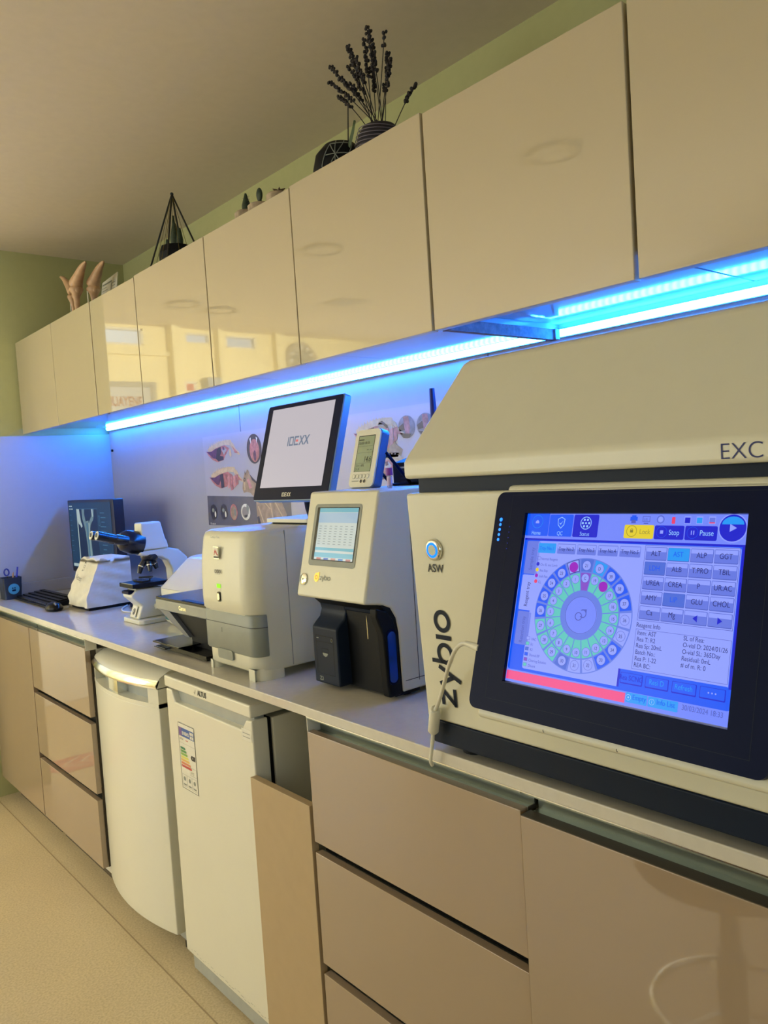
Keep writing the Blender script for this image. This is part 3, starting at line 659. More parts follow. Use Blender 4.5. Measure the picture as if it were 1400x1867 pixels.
lg.disc(.068, .045, .0085, ey, .0009, ry=.0100); lg.poly([(.062, .052), (.0765, .057), (.0765, .045)], ey, .0010); lg.ring(.068, .045, .0028, .0048, eo, .0012, n=20)
lg.M = lg.M @ Matrix.Translation((.080, .040, .0008)); logo_strokes(lg, m_grey, .0082); lg.build('lit_logo', za)
# side seam, port and lower dark body
MB().box((1.098, ZY0-.0006, .94), (1.0992, ZY0+.002, 1.325), m_ink).box((1.098, ZY0-.0006, 1.324), (1.3, ZY0+.002, 1.3252), m_ink).box((1.06, ZY0-.0006, .945), (1.42, ZY0+.002, .9462), m_ink).build('panel_seam', za)
MB().box((1.110, ZY0-.0012, 1.048), (1.132, ZY0+.002, 1.086), m_black).build('side_port', za, bevel=.003) 
lb = MB()
lb.prism([(1.004, 1.112), (1.028, 1.090), (1.032, .918), (1.10, .918), (1.10, 1.112)][::-1], ZY0+.002, ZY1-.004, m_blackm, 'y')  # back core
ob = lb.build('lower_core', za)
# right cheek: dark rounded side panel carrying the oval blue start plate
ck = MB(); pts2 = [(1.046, .920), (1.042, 1.055), (1.036, 1.078), (1.020, 1.098), (.992, 1.108), (.990, 1.09), (1.006, 1.05), (1.010, .95), (1.014, .920)]
ck.prism(pts2[::-1], ZY0-.002, ZY0+.020, m_blackm, 'y'); ck.build('side_cheek', za, bevel=.004, seg=3)
# printer module at the left
pm = MB()
prm = [(.9975, .920), (.9975, 1.046), (1.008, 1.056), (1.020, 1.066), (1.026, 1.082), (1.022, 1.098), (1.010, 1.112), (1.09, 1.112), (1.09, .920)]
pm.prism(prm, 1.368, ZY1-.002, m_navy, 'y'); mod = pm.build('printer_module', za, bevel=.004, seg=3)
nk = MB(); nk.prism([(1.026, 1.085), (1.022, 1.098), (1.005, 1.113), (1.09, 1.113), (1.09, 1.085)], ZY0+.004, 1.37, m_navy, 'y'); nk.build('neck', za, bevel=.004, seg=3)
pn = MB(); pn.M = frame_x(.9975, ZY1-.002, .920); pn.frame(.013, .022, .078, .108, .0008, m_black, .0006); pn.rect(.013, .094, .078, .0945, m_black, .0006); pn.poly([(.036, .070), (.056, .070), (.053, .064), (.046, .0615), (.039, .064)], m_grey, .0008)
pn.frame(.034, .070, .058, .080, .0005, m_black, .0007); pn.disc(.072, .101, .0028, m_black, .0008, n=14); pn.ring(.0725, .101, .0028, .0034, m_grey, .0009, n=14); pn.rect(.016, .101, .024, .103, m_grey, .0008)
pn.text('Z3', .020, .0075, .0120, m_grey, .0008, bold=.0003); pn.build('printer_door', mod)
# oval blue plate
ov = MB(); ox, oz, = 1.0285, 1.010
import math as _m
m_ovb = mat('dark_blue_translucent_plastic', (20, 60, 150), .18); 
def oval(mb, y, rx, rz, m, cx=ox, cz=oz):
    n_ = 40; P = [(cx+rx*math.cos(2*PI*i/n_), cz+math.copysign(1, math.sin(2*PI*i/n_))*(rz-rx)+rx*math.sin(2*PI*i/n_)) for i in range(n_)]
    mb.prism(P, y, y+.004, m, 'y', smooth=True)
oval(ov, ZY0-.0030, .0125, .058, m_bezel, 1.026, 1.003); oval(ov, ZY0-.0040, .0105, .053, m_ovb, 1.026, 1.003); ov.build('start_plate', za)
MB().tube([(1.030, 1.30, 1.085), (1.030, 1.30, 1.03)], .0018, m_chrome).build('sample_probe', za)
for a in (1.08, 1.38):
    for b in (ZY0+.03, ZY1-.03): MB().lathe([(.014, CT), (.014, .923)], m_blackm, (a, b, 0), n=14).build('foot', za)

# ------------------------------------------------------------ catalyst analyser (white tower)
PX, PY0, PY1 = .925, 1.582, 1.838
pa = thing('blood_analyser', 'tall cream rounded analyser with grey front drawer and red square emblem', 'analyser', (1.15, 1.70, CT))
def rr_xy(x0, y0, x1, y1, rf, rb, n=8):
    pts = []
    for cx, cy, a, r in ((x1-rb, y0+rb, -PI/2, rb), (x1-rb, y1-rb, 0, rb), (x0+rf, y1-rf, PI/2, rf), (x0+rf, y0+rf, PI, rf)):
        for i in range(n+1): pts.append((cx+r*math.cos(a+PI/2*i/n), cy+r*math.sin(a+PI/2*i/n)))
    return pts
def front_bow(z):
    t = (z-.94)/(1.263-.94); return .014*math.sin(PI*min(max(t, 0), 1)**.9) 
rings = []
for z, ins in ((.930, .004), (.935, 0), (.97, 0), (1.0, 0), (1.03, 0), (1.068, 0)):
    rings.append([(x, y, z) for x, y in rr_xy(PX-front_bow(z)*.2+ins, PY0+ins, 1.38, PY1-ins, .045, .02)])
rings2 = []
for z, ins in ((1.068, .0), (1.072, -.003), (1.10, -.004), (1.15, -.004), (1.20, -.003), (1.245, .0), (1.258, .004), (1.263, .012)):
    rings2.append([(x, y, z) for x, y in rr_xy(PX-front_bow(z)*.6+ins, PY0+max(ins, 0)*.8, 1.38, PY1-ins, .045, .02)])
MB().loft(rings, m_cream).loft(rings2, m_cream).build('housing', pa)
def pxs(z): return PX-front_bow(z)*.6-.0045
# grey drawer, wraps the left and front
dw = MB(); rg = []
for z in (.968, .972, 1.062, 1.066):
    e = .0 if .97 < z < 1.064 else -.002
    rr = rr_xy(PX-.0040-e, PY0-.0015-e, .957, PY1+.0020+e, .030, .002)
    rg.append([(x, y, z) for x, y in rr])
dw.loft(rg, m_grey); dra = dw.build('drawer', pa)
dl = MB(); rg = []
for z in (1.0365, 1.0378):
    rg.append([(x, y, z) for x, y in rr_xy(PX-.0046, PY0-.002, .957, PY1+.0025, .030, .002)])
dl.loft(rg, m_ink); dl.M = frame_x(PX-.0050, 1.735, 1.02); dl.rect(-.001, -.006, .0008, .006, m_ink, .0006); dl.build('drawer_seam', dra)
MB().prism(rrect(1.690, .948, 1.762, .972, .006), PX-.0062, PX+.01, m_grey, 'x').build('finger_notch', dra)
vf = MB(); vf.M = frame_x(pxs(1.16), 1.722, 1.13); 
vf.rect(-.0135, .066, .0125, .096, m_chrome, .0006+.001, .001); vf.rect(-.012, .068, .011, .094, m_stick, .0022)
vf.poly([(-.010, .075), (-.006, .090), (-.002, .082), (.002, .090), (.006, .078), (.0095, .078), (.0095, .075), (.004, .075), (.001, .084), (-.002, .077), (-.005, .084), (-.0075, .075)], m_red, .0026)
vf.rect(-.0115, .0685, .0105, .0725, m_ink, .0026); vf.build('emblem', pa)
vf = MB(); vf.M = frame_x(pxs(1.16), 1.722, 1.13); vf.text('Catalyst One', -.024, .1165, .0085, m_grey, .001); vf.build('model_lettering', pa)
vf = MB(); vf.M = frame_x(pxs(1.16), 1.722, 1.13); vf.text('IDEXX', -.0155, .0315, .0115, m_ink, .0016, bold=.0003); vf.rect(-.014, .0285, .013, .029, m_grey, .0016); vf.build('maker_logo', pa)
vf = MB(); vf.M = frame_x(pxs(1.16), 1.722, 1.13); vf.rect(-.0095, -.005, .0095, .005, emi('green_status_glow', (140, 235, 10), 1.2), .0016, .002); vf.build('status_light', pa)
vf = MB(); vf.M = frame_x(pxs(1.16), 1.722, 1.13) @ Matrix.Translation((0, -.026, 0)); vf.prism(rrect(-.0075, -.012, .0075, .012, .005), 0, .0030, m_black, 'z'); vf.prism(rrect(-.0045, -.0085, .0055, .0085, .004), .003, .005, m_chrome, 'z'); vf.build('power_button', pa)
MB().box((1.02, PY0-.0005, .935), (1.0215, PY0+.002, 1.258), m_grey).build('panel_seam', pa)
def foot_pt(x0, y0, x1, y1, r, z0, z1): MB().loft([[(x, y, z0) for x, y in rr_xy(x0, y0, x1, y1, r, .01)], [(x, y, z1) for x, y in rr_xy(x0, y0, x1, y1, r, .01)]], m_cream).build('foot', pa)
foot_pt(PX-.001, PY0+.001, 1.0, PY0+.062, .044, CT, .938); foot_pt(PX+.006, PY1-.03, .99, PY1-.002, .02, CT, .932)
MB().box((1.32, PY0+.02, CT), (1.36, PY1-.02, .932), m_blackm).build('foot', pa)

# monitor on the tower
mo = thing('touch_monitor', 'tilted touch monitor with white page standing on the rounded analyser', 'monitor', (1.2, 1.70, 1.264))
mt = math.atan((1.190-1.115)/(1.579-1.322))
MH = math.hypot(.075, .257); MW = .344; my = 1.873
mf = MB(); mf.M = frame_x(1.115, my, 1.322, mt); mf.prism(rrect(0, 0, MW, MH, .007), -.022, 0, mat('blue_grey_monitor_frame', (120, 150, 180), .25), 'z'); mf.build('frame', mo, bevel=.003)
mf = MB(); mf.M = frame_x(1.115, my, 1.322, mt); mf.prism(rrect(.003, .003, MW-.003, MH-.003, .006), 0, .0015, m_bezel, 'z'); bz2 = mf.build('bezel', mo)
mf = MB(); mf.M = frame_x(1.115, my, 1.322, mt); mf.rect(.028, .036, MW-.032, MH-.014, emi('pale_grey_page', (186, 180, 188), 1.0, .2), .002)
mg = emi('logo_grey', (104, 118, 140), 1.0); mr_ = emi('logo_red', (210, 110, 110), 1.0)
def idexx(mb, x, y, h, m, mred, zz):
    w = h*.16
    def bar(x0, y0, x1, y1, mm=m): mb.rect(x+x0*h, y+y0*h, x+x1*h, y+y1*h, mm, zz)
    bar(0, 0, .18, 1)
    for (a, b) in ((.32, 0), (.32, .82)): bar(a, b, a+.75, b+.18)
    bar(.32, 0, .5, 1); bar(.95, .12, 1.13, .88)
    bar(1.25, 0, 2.0, .18); bar(1.25, .82, 2.0, 1.0); bar(1.25, 0, 1.43, 1); bar(1.5, .38, 1.95, .62, mred)
    for o in (2.1, 3.0):
        for s_ in (1, -1):
            ya, yb = (0, 1) if s_ == 1 else (1, 0)
            mb.poly([(x+o*h, y+ya*h), (x+(o+.24)*h, y+ya*h), (x+(o+.95)*h, y+yb*h), (x+(o+.71)*h, y+yb*h)][::s_], m, zz)
idexx(mf, .128, .146, .025, mg, mr_, .0028); mf.build('page_display', mo)
mf = MB(); mf.M = frame_x(1.115, my, 1.322, mt); idexx(mf, .142, .011, .0105, m_stick, m_stick, .0024); mf.build('maker_logo', mo)
mf = MB(); mf.M = frame_x(1.115, my, 1.322, mt); mf.rect(.290, .014, .300, .016, m_stick, .0024); mf.build('power_mark', mo)
MB().tube([(1.165, 1.70, 1.36), (1.185, 1.70, 1.335), (1.185, 1.70, 1.30), (1.20, 1.70, 1.276)], [.022, .02, .016, .022], m_blackm, n=16).build('neck', mo)
MB().prism(rr_xy(1.095, 1.585, 1.30, 1.79, .02, .02), 1.268, 1.277, m_creamhi, 'z').prism(rr_xy(1.105, 1.595, 1.29, 1.78, .02, .02), 1.2635, 1.268, m_blackm, 'z').build('foot', mo)

# ------------------------------------------------------------ things on the middle analyser
th = thing('weather_station', 'pale handheld-style temperature display propped up on top of the middle analyser', 'thermometer', (1.14, 1.42, 1.346))
tt = math.atan((1.170-1.130)/(1.482-1.347)); TH = math.hypot(.04, .135); TW = .092
t1 = MB(); t1.M = frame_x(1.130, 1.466, 1.3475, tt); t1.prism(rrect(0, 0, TW, TH, .014, 8), -.024, -.003, mat('blue_grey_case', (70, 96, 140), .35), 'z', smooth=True); t1.build('back_case', th)
t1 = MB(); t1.M = frame_x(1.130, 1.466, 1.3475, tt); t1.prism(rrect(.0015, .0015, TW-.0015, TH-.0015, .013, 8), -.003, .001, m_creamhi, 'z', smooth=True); t1.build('front_case', th)
t1 = MB(); t1.M = frame_x(1.130, 1.466, 1.3475, tt); ml = mat('lcd_green_grey', (150, 166, 138), .25); md_ = mat('lcd_digit', (52, 60, 52), .5)
t1.rect(.014, .038, TW-.018, TH-.016, m_ink, .0014); t1.rect(.0165, .0385, TW-.019, TH-.018, ml, .0018)
t1.text('14.6', TW-.021, .061, .0195, md_, .0024, align='RIGHT', sx=.8, shear=.15); t1.text('30.03 18:33', .018, .1035, .0085, md_, .0024, sx=1.0); t1.text('-- --', TW-.022, .087, .012, md_, .0024, align='RIGHT')
for y in (.0580, .0830, .0985): t1.rect(.0165, y, TW-.019, y+.0004, md_, .0022)
t1.text('21.4  40%', .020, .050, .0075, md_, .0024); t1.text('21.9', .020, .0415, .0075, md_, .0024); t1.rect(.0175, .113, .036, .1155, md_, .0022); t1.build('lcd_screen', th)
t1 = MB(); t1.M = frame_x(1.130, 1.466, 1.3475, tt)
for i in range(5): t1 = MB(); t1.M = frame_x(1.130, 1.466, 1.3475, tt); t1.prism([(.018+.0125*i+.0052*math.cos(a*PI/10), .027+.0052*math.sin(a*PI/10)) for a in range(20)], .001, .0022, m_creamhi, 'z'); t1.ring(.018+.0125*i, .027, .0048, .0054, m_grey, .0023, n=20); t1.build('button', th)
for i in range(2): t1 = MB(); t1.M = frame_x(1.130, 1.466, 1.3475, tt); t1.prism([(.047+.0125*i+.0042*math.cos(a*PI/10), .0155+.0042*math.sin(a*PI/10)) for a in range(20)], .001, .002, m_ink, 'z'); t1.ring(.047+.0125*i, .0155, .0042, .0050, m_chrome, .0021, n=20); t1.build('button', th)
t1 = MB(); t1.M = frame_x(1.130, 1.466, 1.3475, tt)
t1.text('EUROCHRON', .012, .0145, .0045, m_grey, .0013) if False else t1.rect(.012, .015, .038, .017, m_grey, .0013)
t1.build('front_marking', th)
MB().tube([(1.176, 1.375, 1.425), (1.235, 1.365, 1.354), (1.245, 1.372, 1.349), (1.243, 1.44, 1.349), (1.176, 1.45, 1.425)], .0038, m_bezel).build('kickstand', th)
tb = thing('blood_tube', 'small blood tube with purple cap standing beside the temperature display', 'tube', (1.085, 1.262, 1.346))
MB().lathe([(.0045, 1.3465), (.0055, 1.349), (.0055, 1.375)], mat('clear_tube_plastic', (190, 190, 225), .1, alpha=.55), (1.085, 1.262, 0), n=18).build('vial', tb)
MB().lathe([(.0058, 1.352), (.0058, 1.370)], mat('tube_label', (200, 180, 215), .5), (1.085, 1.262, 0), n=18, caps=False).build('label', tb)
MB().lathe([(.0075, 1.373), (.0078, 1.375), (.0072, 1.388), (.0068, 1.389)], mat('purple_cap', (128, 50, 150), .35), (1.085, 1.262, 0), n=18).build('cap', tb)
ro = thing('network_router', 'black network box with one tall antenna behind the lid of the big analyser', 'router', (1.33, 1.33, 1.346))
MB().prism([(1.25, 1.346), (1.25, 1.400), (1.40, 1.436), (1.42, 1.436), (1.42, 1.346)][::-1], 1.240, 1.44, m_blackm, 'y').build('case', ro, bevel=.002)
vv = MB()
for i in range(5): vv.box((1.2475, 1.25, 1.352+.0085*i), (1.2505, 1.41, 1.356+.0085*i), m_steel if i == 4 else m_navy)
vv.build('vent_slot', ro)
MB().tube([(1.405, 1.444, 1.42), (1.405, 1.446, 1.50), (1.405, 1.448, 1.583)], [.010, .009, .0068], mat('dark_blue_antenna', (26, 32, 92), .4), n=14).build('antenna', ro)

# ------------------------------------------------------------ inkjet printer
ip = thing('inkjet_printer', 'black and silver inkjet printer with its output tray pulled out', 'printer', (1.12, 2.07, CT))
bo = MB(); bo.prism([(2.150, 1.013), (2.055, .950), (2.045, .914), (1.86, .914), (1.86, 1.013)], .992, 1.26, m_blackm, 'x'); bo.build('body', ip, bevel=.002)
m_sil = mat('silver_grey_plastic', (140, 144, 140), .35)
ww = MB(); ww.prism([(2.238, 1.016), (2.160, 1.013), (2.040, .951), (2.070, .951)][::-1], .980, 1.24, mat('slate_grey_plastic', (92, 98, 112), .35), 'x'); ww.build('side_wing', ip, bevel=.001)
MB().box((.975, 1.86, 1.014), (1.27, 2.242, 1.046), m_sil).build('scanner_unit', ip, bevel=.004)
MB().box((.978, 1.862, 1.046), (1.268, 2.240, 1.052), m_black).box((.982, 1.95, 1.052), (1.0, 2.08, 1.0535), m_blackm).build('scanner_lid', ip, bevel=.002)
lt = MB(); text_x(lt, 'Canon', .9745, 2.085, 1.026, .0165, m_chrome, bold=.0005); lt.build('maker_logo', ip)
tr = MB().box((.925, 2.00, .934), (1.05, 2.165, .938), m_black).box((.930, 2.10, .918), (1.05, 2.17, .921), m_black).box((.945, 1.88, .914), (1.1, 2.10, .926), m_black).box((.925, 2.00, .937), (.927, 2.07, .9385), m_steel).box((.925, 2.11, .937), (.927, 2.165, .9385), m_steel).box((.93, 2.10, .920), (.932, 2.17, .9215), m_steel).box((.96, 2.05, .92), (.99, 2.09, .935), m_black)
tr.build('output_tray', ip)

# ------------------------------------------------------------ centrifuge
ce = thing('centrifuge', 'white dome-topped benchtop centrifuge behind the inkjet printer', 'centrifuge', (1.3, 2.40, CT))
def rr2(x0, y0, x1, y1, r, z): return [(x, y, z) for x, y in rr_xy(x0, y0, x1, y1, r, r)]
MB().loft([rr2(1.135, 2.265, 1.45, 2.535, .06, .912), rr2(1.122, 2.255, 1.46, 2.548, .06, .925), rr2(1.115, 2.25, 1.46, 2.556, .06, 1.0), rr2(1.115, 2.25, 1.46, 2.556, .06, 1.036)], m_creamhi).build('bowl_housing', ce)
MB().loft([rr2(1.115, 2.25, 1.46, 2.556, .06, 1.037), rr2(1.190, 2.255, 1.44, 2.505, .07, 1.128), rr2(1.20, 2.265, 1.43, 2.495, .07, 1.135)], m_creamhi).build('lid', ce)
lb_ = MB(); lb_.loft([[(x-.0012, y, z) for x, y, z in rr2(1.122, 2.255, 1.458, 2.5495, .06, .93)][20:28], [(x-.0012, y, z) for x, y, z in rr2(1.115, 2.25, 1.46, 2.5575, .06, .985)][20:28]], mat('teal_print', (54, 120, 128), .4, var=.5, scale=45), caps=False); lb_.build('front_sticker', ce)
MB().lathe([(.010, 0), (.010, .012)], m_grey, (1.10, 2.53, .975), n=14, axis='x').build('latch_knob', ce)

# ------------------------------------------------------------ microscope
mi = thing('microscope', 'white binocular microscope with black eyepieces facing the room', 'microscope', (1.15, 2.65, CT))
MY = 2.65
MB().prism([(1.062, 2.590), (1.075, 2.575), (1.26, 2.575), (1.26, 2.735), (1.075, 2.735), (1.062, 2.720)], CT, .926, m_creamhi, 'z').build('foot', mi, bevel=.004)
cl = MB(); cl.prism([(1.070, .926), (1.087, .970), (1.052, 1.005), (1.054, 1.013), (1.075, 1.030), (1.16, 1.030), (1.20, 1.0), (1.21, .926)], MY-.040, MY+.040, m_creamhi, 'y'); cl.build('column', mi, bevel=.006, seg=3)
st_ = MB(); st_.M = frame_x(1.0695, MY+.022, .929, .36); st_.rect(.003, .002, .040, .040, m_stick, .003, .002); st_.ring(.0215, .021, .009, .011, m_bezel, .0036, n=24); st_.poly([(.018, .012), (.026, .015), (.024, .030), (.019, .027)], m_bezel, .0036); st_.build('maker_badge', mi)
MB().box((1.046, MY-.030, 1.014), (1.09, MY+.030, 1.026), m_bezel).build('lamp_cover', mi, bevel=.004)
ar = MB(); P_ = [(1.10, 1.158), (1.205, 1.160), (1.245, 1.150), (1.275, 1.120), (1.285, 1.04), (1.28, .926), (1.205, .926), (1.215, 1.02), (1.213, 1.085), (1.200, 1.115), (1.175, 1.130), (1.10, 1.143)]
ar.prism(P_[::-1], MY-.028, MY+.028, m_creamhi, 'y'); ar.build('arm', mi, bevel=.007, seg=3)
hd = MB(); hd.loft([[(1.098, MY-.035, 1.160), (1.205, MY-.035, 1.160), (1.205, MY+.035, 1.160), (1.098, MY+.035, 1.160)], [(1.103, MY-.034, 1.178), (1.200, MY-.034, 1.184), (1.200, MY+.034, 1.184), (1.103, MY+.034, 1.178)],
  [(1.108, MY-.032, 1.200), (1.195, MY-.032, 1.195), (1.195, MY+.032, 1.195), (1.108, MY+.032, 1.200)], [(1.110, MY-.030, 1.255), (1.183, MY-.030, 1.255), (1.183, MY+.030, 1.255), (1.110, MY+.030, 1.255)]], m_creamhi, smooth=False)
hd.build('head', mi, bevel=.006, seg=3)
m_bk = mat('black_microscope_metal', (22, 26, 40), .22)
bh = MB(); bh.tube([(1.118, MY, 1.182), (1.085, MY, 1.190), (1.055, MY, 1.200), (1.040, MY, 1.204)], [.040, .042, .036, .022], m_bk, n=20); bh.build('binocular_body', mi)
for s_ in (-1, 1):
    ep = MB(); y = MY+s_*.026
    ep.tube([(1.060, y, 1.198), (1.020, y, 1.209), (1.018, y, 1.2095), (.970, y, 1.2235), (.958, y, 1.227)], [.017, .017, .0145, .0150, .0160], m_bk, n=20)
    e = ep.build('eyepiece', mi)
    rim = MB(); rim.tube([(.9575, y, 1.2272), (.9555, y, 1.2278)], [.0152, .0145], m_creamhi, n=20); rim.tube([(.9553, y, 1.2279), (.9547, y, 1.2280)], [.009, .009], m_black, n=16); rim.build('eyepiece_rim', e)
ns = MB(); ns.lathe([(.030, 1.143), (.032, 1.135), (.026, 1.122), (.018, 1.116)], m_bk, (1.145, MY, 0), n=24); ns.build('nosepiece', mi)
for k, (dx, dy, L) in enumerate(((-.030, .000, .045), (-.006, -.020, .040), (.012, .018, .030), (.020, -.006, .034))):
    MB().tube([(1.140+dx*.4, MY+dy*.4, 1.124), (1.140+dx, MY+dy, 1.124-L*.55), (1.140+dx*1.25, MY+dy*1.25, 1.124-L)], [.010, .0105, .0070], m_bk, n=16).tube([(1.140+dx*.9, MY+dy*.9, 1.124-L*.45), (1.140+dx*.96, MY+dy*.96, 1.124-L*.52)], [.0112, .0112], m_chrome, n=16).build('objective_lens', mi)
MB().box((1.052, MY-.058, 1.036), (1.185, MY+.058, 1.050), m_blackm).box((1.052, MY-.056, 1.052), (1.054, MY+.04, 1.048), m_grey).build('stage', mi, bevel=.002)
MB().box((1.09, MY-.05, 1.052), (1.12, MY+.03, 1.057), m_black).tube([(1.12, MY-.045, 1.06), (1.15, MY, 1.062), (1.12, MY+.045, 1.06)], .003, m_black).build('slide_clip', mi)
MB().lathe([(.018, 1.0), (.018, 1.036)], m_black, (1.135, MY, 0), n=20).build('condenser', mi)
for s_ in (-1, 1):
    MB().lathe([(.020, 0), (.020, .018), (.012, .018), (.012, .030)], m_black, (1.165, MY+s_*.040 if s_ > 0 else MY-.070, .985), n=20, axis='y').build('focus_knob', mi)

# ------------------------------------------------------------ covered printer (fabric dust cover)
cv = thing('covered_device', 'small device under a pale fabric dust cover with printed emblem', 'covered device', (1.2, 3.17, CT))
MB().box((1.068, 3.078, CT), (1.235, 3.272, .932), m_blackm).build('base', cv, bevel=.003)
m_fab = mat('pale_cover_fabric', (222, 218, 202), .8, var=.06, scale=25, bump=.3)
def wr(y, z, k): return .0035*math.sin(23*z*6+y*40+k)+.0025*math.sin(61*y+17*z*8+k*2)
rings = []; NZ = 16
for j in range(NZ+1):
    z = .922+(1.106-.922)*j/NZ; t = (z-.91)/.2
    x0 = 1.060+.065*max(0, (t-.25))/.75; y0, y1 = 3.072, 3.282-.012*t; x1 = 1.245
    if j == NZ: x0 += .004; y0 += .004; y1 -= .004
    ring = []
    for i in range(12): y = y1+(y0-y1)*i/12; ring.append((x0+wr(y, z, 0), y, z+(.004*math.sin(i*1.1) if j == NZ else 0)))
    for i in range(10): x = x0+(x1-x0)*i/10; ring.append((x, y0+wr(x, z, 2)*.8, z+(.004*math.sin(i*1.3+1) if j == NZ else 0)))
    for i in range(6): ring.append((x1, y0+(y1-y0)*i/6, z))
    for i in range(6): ring.append((x1+(x0-x1)*i/6, y1, z))
    rings.append(ring)
c = MB(); c.loft(rings[:-1], m_fab, caps=False)
top = rings[-1]; c.loft([rings[-2], rings[-1]], m_fab, caps=True); cov = c.build('fabric_cover', cv)
em = MB(); em.M = frame_x(1.0795, 3.232, 1.030, .42); em.text('Veneq', .022, -.004, .030, m_ink, .008, sx=.85, bold=0, rot=-.12); em.M = em.M @ Matrix.Translation((.070, .033, .009)); em.frame(0, 0, .018, .032, .0012, m_ink); em.disc(.007, .034, .006, m_ink); em.ring(.009, .016, .005, .0065, m_ink)
em.poly([(-.006, 0), (.004, 0), (.004, -.002), (-.006, -.002)], m_ink); em.build('printed_emblem', cov)
tag(MB().tube(smooth_path([(1.21, 3.05, .914), (1.16, 2.98, .914), (1.14, 2.90, .914), (1.17, 2.84, .914), (1.25, 2.82, .914)]), .003, m_cable).build('white_cable'), 'white cable lying on the worktop behind the microscope foot', 'cable')
tag(MB().prism([(1.20, .911), (1.20, .93), (1.225, .965), (1.30, .97), (1.30, .911)][::-1], 2.82, 3.0, m_bezel, 'y').build('desk_phone', bevel=.004), 'dark device with sloped front behind the microscope on the worktop', 'device')

# ------------------------------------------------------------ x-ray monitor
xm = thing('xray_monitor', 'black computer monitor at the far end showing an x-ray image', 'monitor', (1.3, 3.53, CT))
mw, mh = .560, .336
q = MB(); q.M = frame_x(1.270, 3.826, .999); q.prism(rrect(0, 0, mw, mh, .004), -.045, 0, mat('monitor_black', (18, 20, 34), .3), 'z'); q.build('frame', xm, bevel=.002)
q = MB(); q.M = frame_x(1.270, 3.826, .999)
xb = emi('xray_dark', (12, 52, 84), 1.0, .3); xg = emi('xray_bone', (96, 122, 130), 1.0, .3); xw = emi('xray_line', (160, 178, 176), 1.0, .3); xd = emi('xray_black', (4, 34, 68), 1, .3); xt = emi('xray_text', (54, 100, 130), 1, .3)
q.rect(.014, .022, mw-.030, mh-.012, xb, .001)
q.rect(.115, .06, .375, mh-.040, xd, .0014); q.frame(.115, .06, .375, mh-.040, .002, xt, .0016); q.rect(.115, .05, .127, mh-.040, xw, .0016)
mh_ = mh-.042
q.poly([(.127, mh_), (.150, mh_), (.165, .235), (.176, .225), (.180, .215), (.165, .208), (.150, .222), (.135, .225), (.127, .24)], xw, .0017)
q.poly([(.185, mh_), (.218, mh_), (.213, .27), (.225, .238), (.262, .243), (.262, .232), (.300, .262), (.308, mh_), (.335, mh_), (.330, .262), (.318, .244), (.300, .235), (.285, .222), (.275, .205), (.280, .12), (.290, .02), (.225, .02), (.226, .12), (.215, .19), (.200, .225), (.185, .25)], xg, .0018)
q.poly([(.232, .23), (.246, .232), (.250, .12), (.255, .02), (.238, .02), (.240, .12)], xt, .0020); q.poly([(.262, .232), (.270, .230), (.266, .12), (.275, .02), (.266, .02), (.262, .12)], xw, .0019)
q.poly([(.305, mh_), (.320, mh_), (.322, .262), (.314, .258)], xw, .0019)
for i in range(11): q.rect(.405+.006*(i % 3), .275-.02*i, .455+.012*(i % 2), .279-.02*i, xt, .0016)
for i in range(8): q.rect(.022, .265-.024*i, .045+.006*(i % 2), .268-.024*i, xt, .0016)
q.rect(.020, .306, .060, .310, xw, .0016); q.rect(.022, .292, .040, .297, xw, .0016); q.rect(.048, .292, .068, .297, xw, .0016); q.rect(.384, .22, .40, .265, xt, .0016); q.rect(.387, .223, .397, .262, xb, .0018)
q.rect(.025, .026, .100, .040, xw, .0016); q.build('screen', xm)
MB().box((1.315, 3.50, .93), (1.35, 3.57, 1.10), m_blackm).prism(rr_xy(1.25, 3.42, 1.45, 3.65, .03, .03), CT, .92, m_blackm, 'z').build('stand', xm)

# ------------------------------------------------------------ keyboard, mouse, pen cup
kb = thing('keyboard', 'black computer keyboard lying at the far end of the worktop', 'keyboard', (1.04, 3.55, CT))
MB().prism([(.983, .912), (.983, .920), (1.120, .937), (1.125, .912)][::-1], 3.335, 3.770, m_blackm, 'y').build('case', kb, bevel=.003)
ky = MB(); kt = math.atan(.017/.137)
for r in range(5):
    for c_ in range(15):
        x = .990+.0245*r; y = 3.345+.0275*c_; z = .921+.0245*r*math.tan(kt)
        ky.prism([(x, y), (x+.021, y), (x+.021, y+.024), (x, y+.024)], z, z+.006+.0015, m_black, 'z')
kk = ky.build('keys', kb); kk['kind'] = 'stuff'
ms = thing('computer_mouse', 'black computer mouse on the worktop in front of the keyboard', 'mouse', (.985, 3.25, CT))
r_ = []
for j, (z, k) in enumerate(((.911, .92), (.918, 1.0), (.928, .95), (.938, .72), (.943, .35))):
    r_.append([(.990+.032*k*math.cos(2*PI*i/24), 3.245+(.052*k)*math.sin(2*PI*i/24)+.004*(1-k), z) for i in range(24)])
MB().loft(r_, m_black).build('shell', ms); MB().lathe([(.009, -.003), (.009, .003)], m_chrome, (.985, 3.215, .937), n=14, axis='x').build('scroll_wheel', ms)
cp = thing('pen_cup', 'dark desk pen cup with round blue badge at the far left edge', 'pen cup', (.985, 3.82, CT))
def sq(x, y, h, z): return [(a, b, z) for a, b in rrect(x-h, y-h, x+h, y+h, .008, 3)]
MB().loft([sq(.985, 3.82, .036, CT+.001), sq(.985, 3.82, .041, 1.008), sq(.985, 3.82, .038, 1.008), sq(.985, 3.82, .034, .918)], mat('dark_slate_cup', (34, 44, 58), .35), smooth=False).build('cup', cp)
